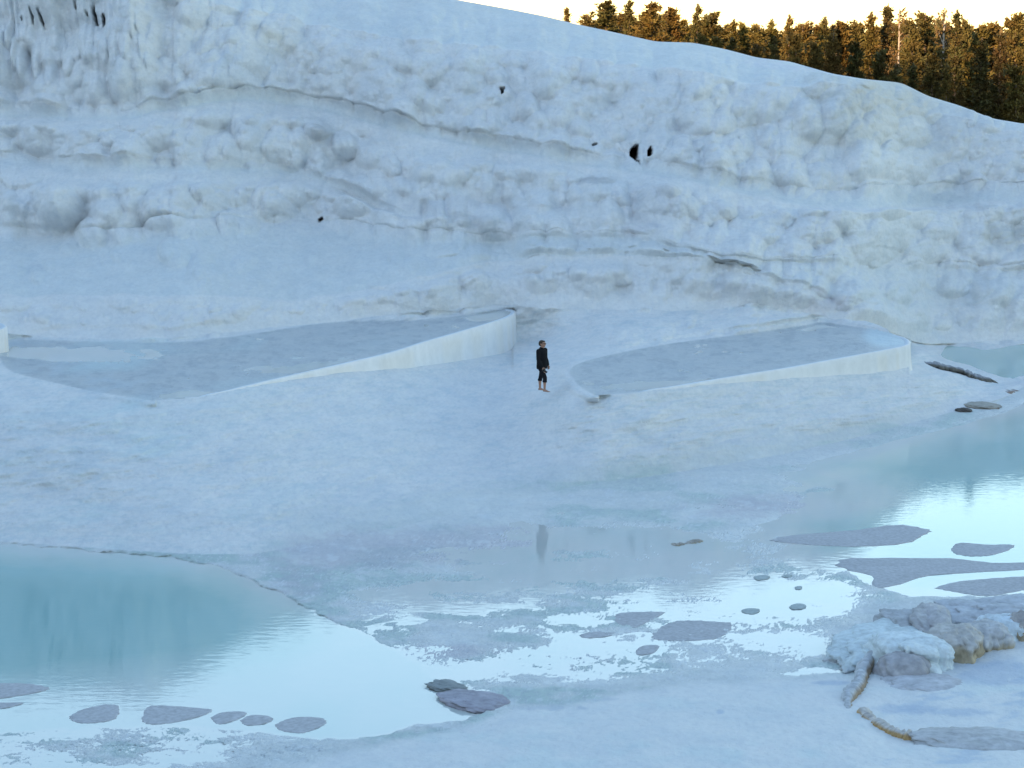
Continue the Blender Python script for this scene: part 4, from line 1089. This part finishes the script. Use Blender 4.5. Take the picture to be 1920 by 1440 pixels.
def chain(bm, pts, k=14):
    """closed tapered tube through (centre, rx, ry) rings, rings perpendicular to the path"""
    P = [Vector(p[0]) for p in pts]
    rings = []
    for i, (p, rx, ry) in enumerate([(Vector(q[0]), q[1], q[2] if len(q) > 2 else q[1]) for q in pts]):
        t = (P[min(i + 1, len(P) - 1)] - P[max(i - 1, 0)]).normalized()
        ux = Vector((1, 0, 0)) - t * t.x
        if ux.length < 0.2: ux = Vector((0, 0, 1)) - t * t.z
        ux.normalize(); uy = t.cross(ux)
        rings.append([bm.verts.new(p + ux * (rx * math.cos(a)) + uy * (ry * math.sin(a))) for a in [2 * math.pi * q / k for q in range(k)]])
    for r0_, r1_ in zip(rings, rings[1:]):
        for i in range(k):
            bm.faces.new((r0_[i], r0_[(i + 1) % k], r1_[(i + 1) % k], r1_[i]))
    bm.faces.new(rings[0][::-1]); bm.faces.new(rings[-1])
    bmesh.ops.recalc_face_normals(bm, faces=bm.faces)

def ball(bm, c, r, seg=16):
    if not isinstance(r, tuple): r = (r, r, r)
    bmesh.ops.create_uvsphere(bm, u_segments=seg, v_segments=seg // 2 + 2, radius=1.0, matrix=Matrix.Translation(c) @ Matrix.Diagonal((*r, 1)))

def limb(bm, joints, k=14):
    chain(bm, joints, k)
    for j in joints:
        r = j[1] if len(j) < 3 else min(j[1], j[2])
        ball(bm, j[0], r * 0.97, 14)

def fused(name, bm, mat, parent, voxel=0.009, smooth_it=3):
    """voxel-fuse overlapping volumes into one continuous skin"""
    me = bpy.data.meshes.new(name + '_raw'); bm.to_mesh(me); bm.free()
    tmp = bpy.data.objects.new(name + '_raw', me); COL.objects.link(tmp)
    m = tmp.modifiers.new('r', 'REMESH'); m.mode = 'VOXEL'; m.voxel_size = voxel
    sm = tmp.modifiers.new('s', 'SMOOTH'); sm.factor = 0.5; sm.iterations = smooth_it
    dg = bpy.context.evaluated_depsgraph_get()
    ev = bpy.data.meshes.new_from_object(tmp.evaluated_get(dg))
    ev.name = name
    bpy.data.objects.remove(tmp); bpy.data.meshes.remove(me)
    ev.polygons.foreach_set('use_smooth', np.ones(len(ev.polygons), bool))
    ev.materials.clear(); ev.materials.append(mat)
    o = bpy.data.objects.new(name, ev); COL.objects.link(o); o.parent = parent
    return o

feet = at_z(1016, 733, float(zone2(np.array([1016.0]), np.array([733.0]))[0]))
man = empty('person', feet, math.radians(-33))
man.scale = (1.1, 1.1, 1.0)
tag(man, 'barefoot man in black jacket and rolled black trousers standing on the white terrace', 'person')
RX, LX = 0.18, -0.12                     # right leg stands a little forward
body = bmesh.new()
for sx_, sy_ in ((RX, -1), (LX, 1)):
    y_ = 0.10 * sy_
    limb(body, [((0, 0.085 * sy_, 0.90), 0.088), ((sx_ * 0.5, 0.092 * sy_, 0.70), 0.075), ((sx_ * 0.9 + 0.01, y_, 0.49), 0.054), ((sx_ - 0.015, y_, 0.36), 0.055), ((sx_ - 0.015, y_, 0.22), 0.042), ((sx_ - 0.015, y_, 0.085), 0.033)])
    limb(body, [((sx_ - 0.045, y_, 0.035), 0.034), ((sx_ + 0.03, y_ + 0.004 * sy_, 0.045), 0.042, 0.036), ((sx_ + 0.11, y_ + 0.008 * sy_, 0.024), 0.024, 0.044)])
    for q in range(5):
        ty = y_ + sy_ * (-0.028 + 0.016 * q); tx = sx_ + 0.165 - 0.011 * q - (0.004 if q == 0 else 0)
        limb(body, [((sx_ + 0.11, ty * 0.98 + y_ * 0.02, 0.02), 0.014), ((tx, ty, 0.013), 0.012 if q else 0.015)], 8)
chain(body, [((0, 0, 0.84), 0.10, 0.155), ((0, 0, 0.95), 0.11, 0.165), ((0, 0, 1.12), 0.105, 0.15), ((0.0, 0, 1.30), 0.115, 0.175), ((-0.01, 0, 1.42), 0.09, 0.175), ((0.0, 0, 1.475), 0.06, 0.09)], 20)
limb(body, [((0.0, 0, 1.44), 0.062), ((0.02, 0, 1.56), 0.056)])
# head: skull, face, jaw, nose, brow, lips, ears
ball(body, (0.015, 0, 1.662), (0.098, 0.077, 0.094), 20)
ball(body, (0.055, 0, 1.605), (0.062, 0.060, 0.078), 18)
ball(body, (0.082, 0, 1.548), (0.032, 0.036, 0.026))
limb(body, [((0.105, 0, 1.655), 0.011), ((0.135, 0, 1.612), 0.015)], 8)
ball(body, (0.103, 0, 1.672), (0.016, 0.052, 0.010)); ball(body, (0.112, 0, 1.578), (0.011, 0.022, 0.006)); ball(body, (0.110, 0, 1.568), (0.011, 0.020, 0.006))
for sy_ in (-1, 1):
    ball(body, (0.012, 0.078 * sy_, 1.63), (0.020, 0.010, 0.032))
SH = ((0, 1.0))
arms = {-1: [((-0.005, -0.185, 1.405), 0.058), ((0.02, -0.245, 1.13), 0.046), ((0.10, -0.245, 1.00), 0.042), ((0.165, -0.225, 0.865), 0.030)],
        1: [((-0.005, 0.185, 1.405), 0.058), ((-0.02, 0.245, 1.13), 0.046), ((0.03, 0.250, 1.00), 0.042), ((0.075, 0.235, 0.865), 0.030)]}
for sy_, J in arms.items():
    limb(body, J)
    w = Vector(J[-1][0]); dr = (w - Vector(J[-2][0])).normalized()
    side = Vector((1, 0, 0)) - dr * dr.x; side.normalize()              # across the palm, front to back
    inn = dr.cross(side); inn = inn if inn.y * -sy_ > 0 else -inn        # towards the body
    pc = w + dr * 0.055
    limb(body, [(w + dr * 0.01, 0.027), (pc, 0.034, 0.020), (w + dr * 0.09, 0.038, 0.017)], 10)
    for q, ln in enumerate((0.072, 0.080, 0.074, 0.058)):
        b0 = w + dr * 0.088 + side * (0.028 - 0.019 * q)
        b1 = b0 + dr * ln * 0.45 + inn * 0.008
        b2 = b1 + dr * ln * 0.20 + inn * ln * 0.32
        b3 = b2 - dr * ln * 0.06 + inn * ln * 0.26
        limb(body, [(b0, 0.010), (b1, 0.0095), (b2, 0.009), (b3, 0.008)], 8)
    t0 = w + dr * 0.035 + side * 0.030
    limb(body, [(t0, 0.013), (t0 + side * 0.026 + dr * 0.022 + inn * 0.010, 0.012), (t0 + side * 0.030 + dr * 0.050 + inn * 0.026, 0.010)], 8)
fused('body', body, M_SKIN, man, 0.0075, 2)

jk = bmesh.new()
chain(jk, [((0.0, 0, 0.775), 0.150, 0.205), ((0.0, 0, 0.86), 0.155, 0.21), ((0.005, 0, 1.0), 0.155, 0.20), ((0.0, 0, 1.15), 0.150, 0.205), ((-0.01, 0, 1.30), 0.155, 0.215), ((-0.015, 0, 1.40), 0.125, 0.205), ((-0.01, 0, 1.455), 0.085, 0.13), ((0.0, 0, 1.50), 0.068, 0.072), ((0.004, 0, 1.525), 0.066, 0.068)], 24)
for sy_, J in arms.items():
    limb(jk, [(J[0][0], 0.080), ((Vector(J[0][0]) + Vector(J[1][0])) / 2, 0.072), (J[1][0], 0.063), (J[2][0], 0.057), (Vector(J[3][0]) + (Vector(J[2][0]) - Vector(J[3][0])) * 0.12, 0.048)])
jacket = fused('jacket', jk, M_BLACK, man, 0.011, 3)
tr = bmesh.new()
chain(tr, [((0.0, 0, 0.78), 0.125, 0.175), ((0, 0, 0.86), 0.13, 0.185), ((0, 0, 0.98), 0.12, 0.175)], 20)
for sx_, sy_ in ((RX, -1), (LX, 1)):
    y_ = 0.10 * sy_
    limb(tr, [((0, 0.088 * sy_, 0.84), 0.100), ((sx_ * 0.5, 0.094 * sy_, 0.66), 0.083), ((sx_ * 0.9 + 0.01, y_, 0.49), 0.068)])
    chain(tr, [((sx_ * 0.9 + 0.01, y_, 0.52), 0.068), ((sx_ * 0.97, y_, 0.42), 0.066), ((sx_ - 0.01, y_, 0.375), 0.068), ((sx_ - 0.012, y_, 0.370), 0.074), ((sx_ - 0.014, y_, 0.330), 0.072)], 16)
fused('trousers', tr, M_TROUS, man, 0.011, 2)
hr = bmesh.new()
ball(hr, (-0.004, 0, 1.682), (0.102, 0.084, 0.080), 20); ball(hr, (-0.045, 0, 1.635), (0.066, 0.078, 0.090), 18); ball(hr, (0.055, 0, 1.722), (0.050, 0.062, 0.032))
for sy_ in (-1, 1): ball(hr, (0.018, 0.070 * sy_, 1.668), (0.024, 0.012, 0.040))
fused('hair', hr, M_HAIR, man, 0.007, 2)
gl = bmesh.new()
for sy_ in (-1, 1):
    ball(gl, (0.112, 0.034 * sy_, 1.648), (0.010, 0.030, 0.021))
    limb(gl, [((0.108, 0.062 * sy_, 1.655), 0.005), ((0.05, 0.080 * sy_, 1.657), 0.005), ((0.005, 0.084 * sy_, 1.650), 0.005)], 8)
limb(gl, [((0.118, -0.02, 1.654), 0.005), ((0.118, 0.02, 1.654), 0.005)], 8)
fused('sunglasses', gl, M_GLASS, man, 0.0045, 1)

# camera hanging in the right hand
bpy.context.view_layer.update()
hw = man.matrix_world @ Vector((0.205, -0.215, 0.765))
cam_t = empty('photo_camera', hw)
cam_t.rotation_euler = (0, math.radians(32), math.radians(-20))
tag(cam_t, 'black photo camera with long lens held at the hip of the standing man', 'camera')
cb = bmesh.new()
bmesh.ops.create_cube(cb, size=1.0, matrix=Matrix.Translation((0, 0, 0)) @ Matrix.Diagonal((0.055, 0.125, 0.085, 1)))
bmesh.ops.create_cube(cb, size=1.0, matrix=Matrix.Translation((0.004, 0, 0.052)) @ Matrix.Diagonal((0.05, 0.05, 0.03, 1)))
bmesh.ops.create_cube(cb, size=1.0, matrix=Matrix.Translation((0.022, -0.052, 0)) @ Matrix.Diagonal((0.035, 0.03, 0.075, 1)))
bmesh.ops.bevel(cb, geom=cb.edges[:], offset=0.006, segments=2, affect='EDGES')
me = bpy.data.meshes.new('camera_body'); cb.to_mesh(me); cb.free(); me.materials.append(M_LENS)
o = bpy.data.objects.new('camera_body', me); COL.objects.link(o); o.parent = cam_t
lb = bmesh.new()
chain(lb, [((0.02, 0, 0), 0.034), ((0.05, 0, 0), 0.036), ((0.052, 0, 0), 0.032), ((0.10, 0, 0), 0.033), ((0.102, 0, 0), 0.037), ((0.135, 0, 0), 0.038)], 20)
me = bpy.data.meshes.new('lens'); lb.to_mesh(me); lb.free(); me.materials.append(M_LENS)
o = bpy.data.objects.new('lens', me); COL.objects.link(o); o.parent = cam_t
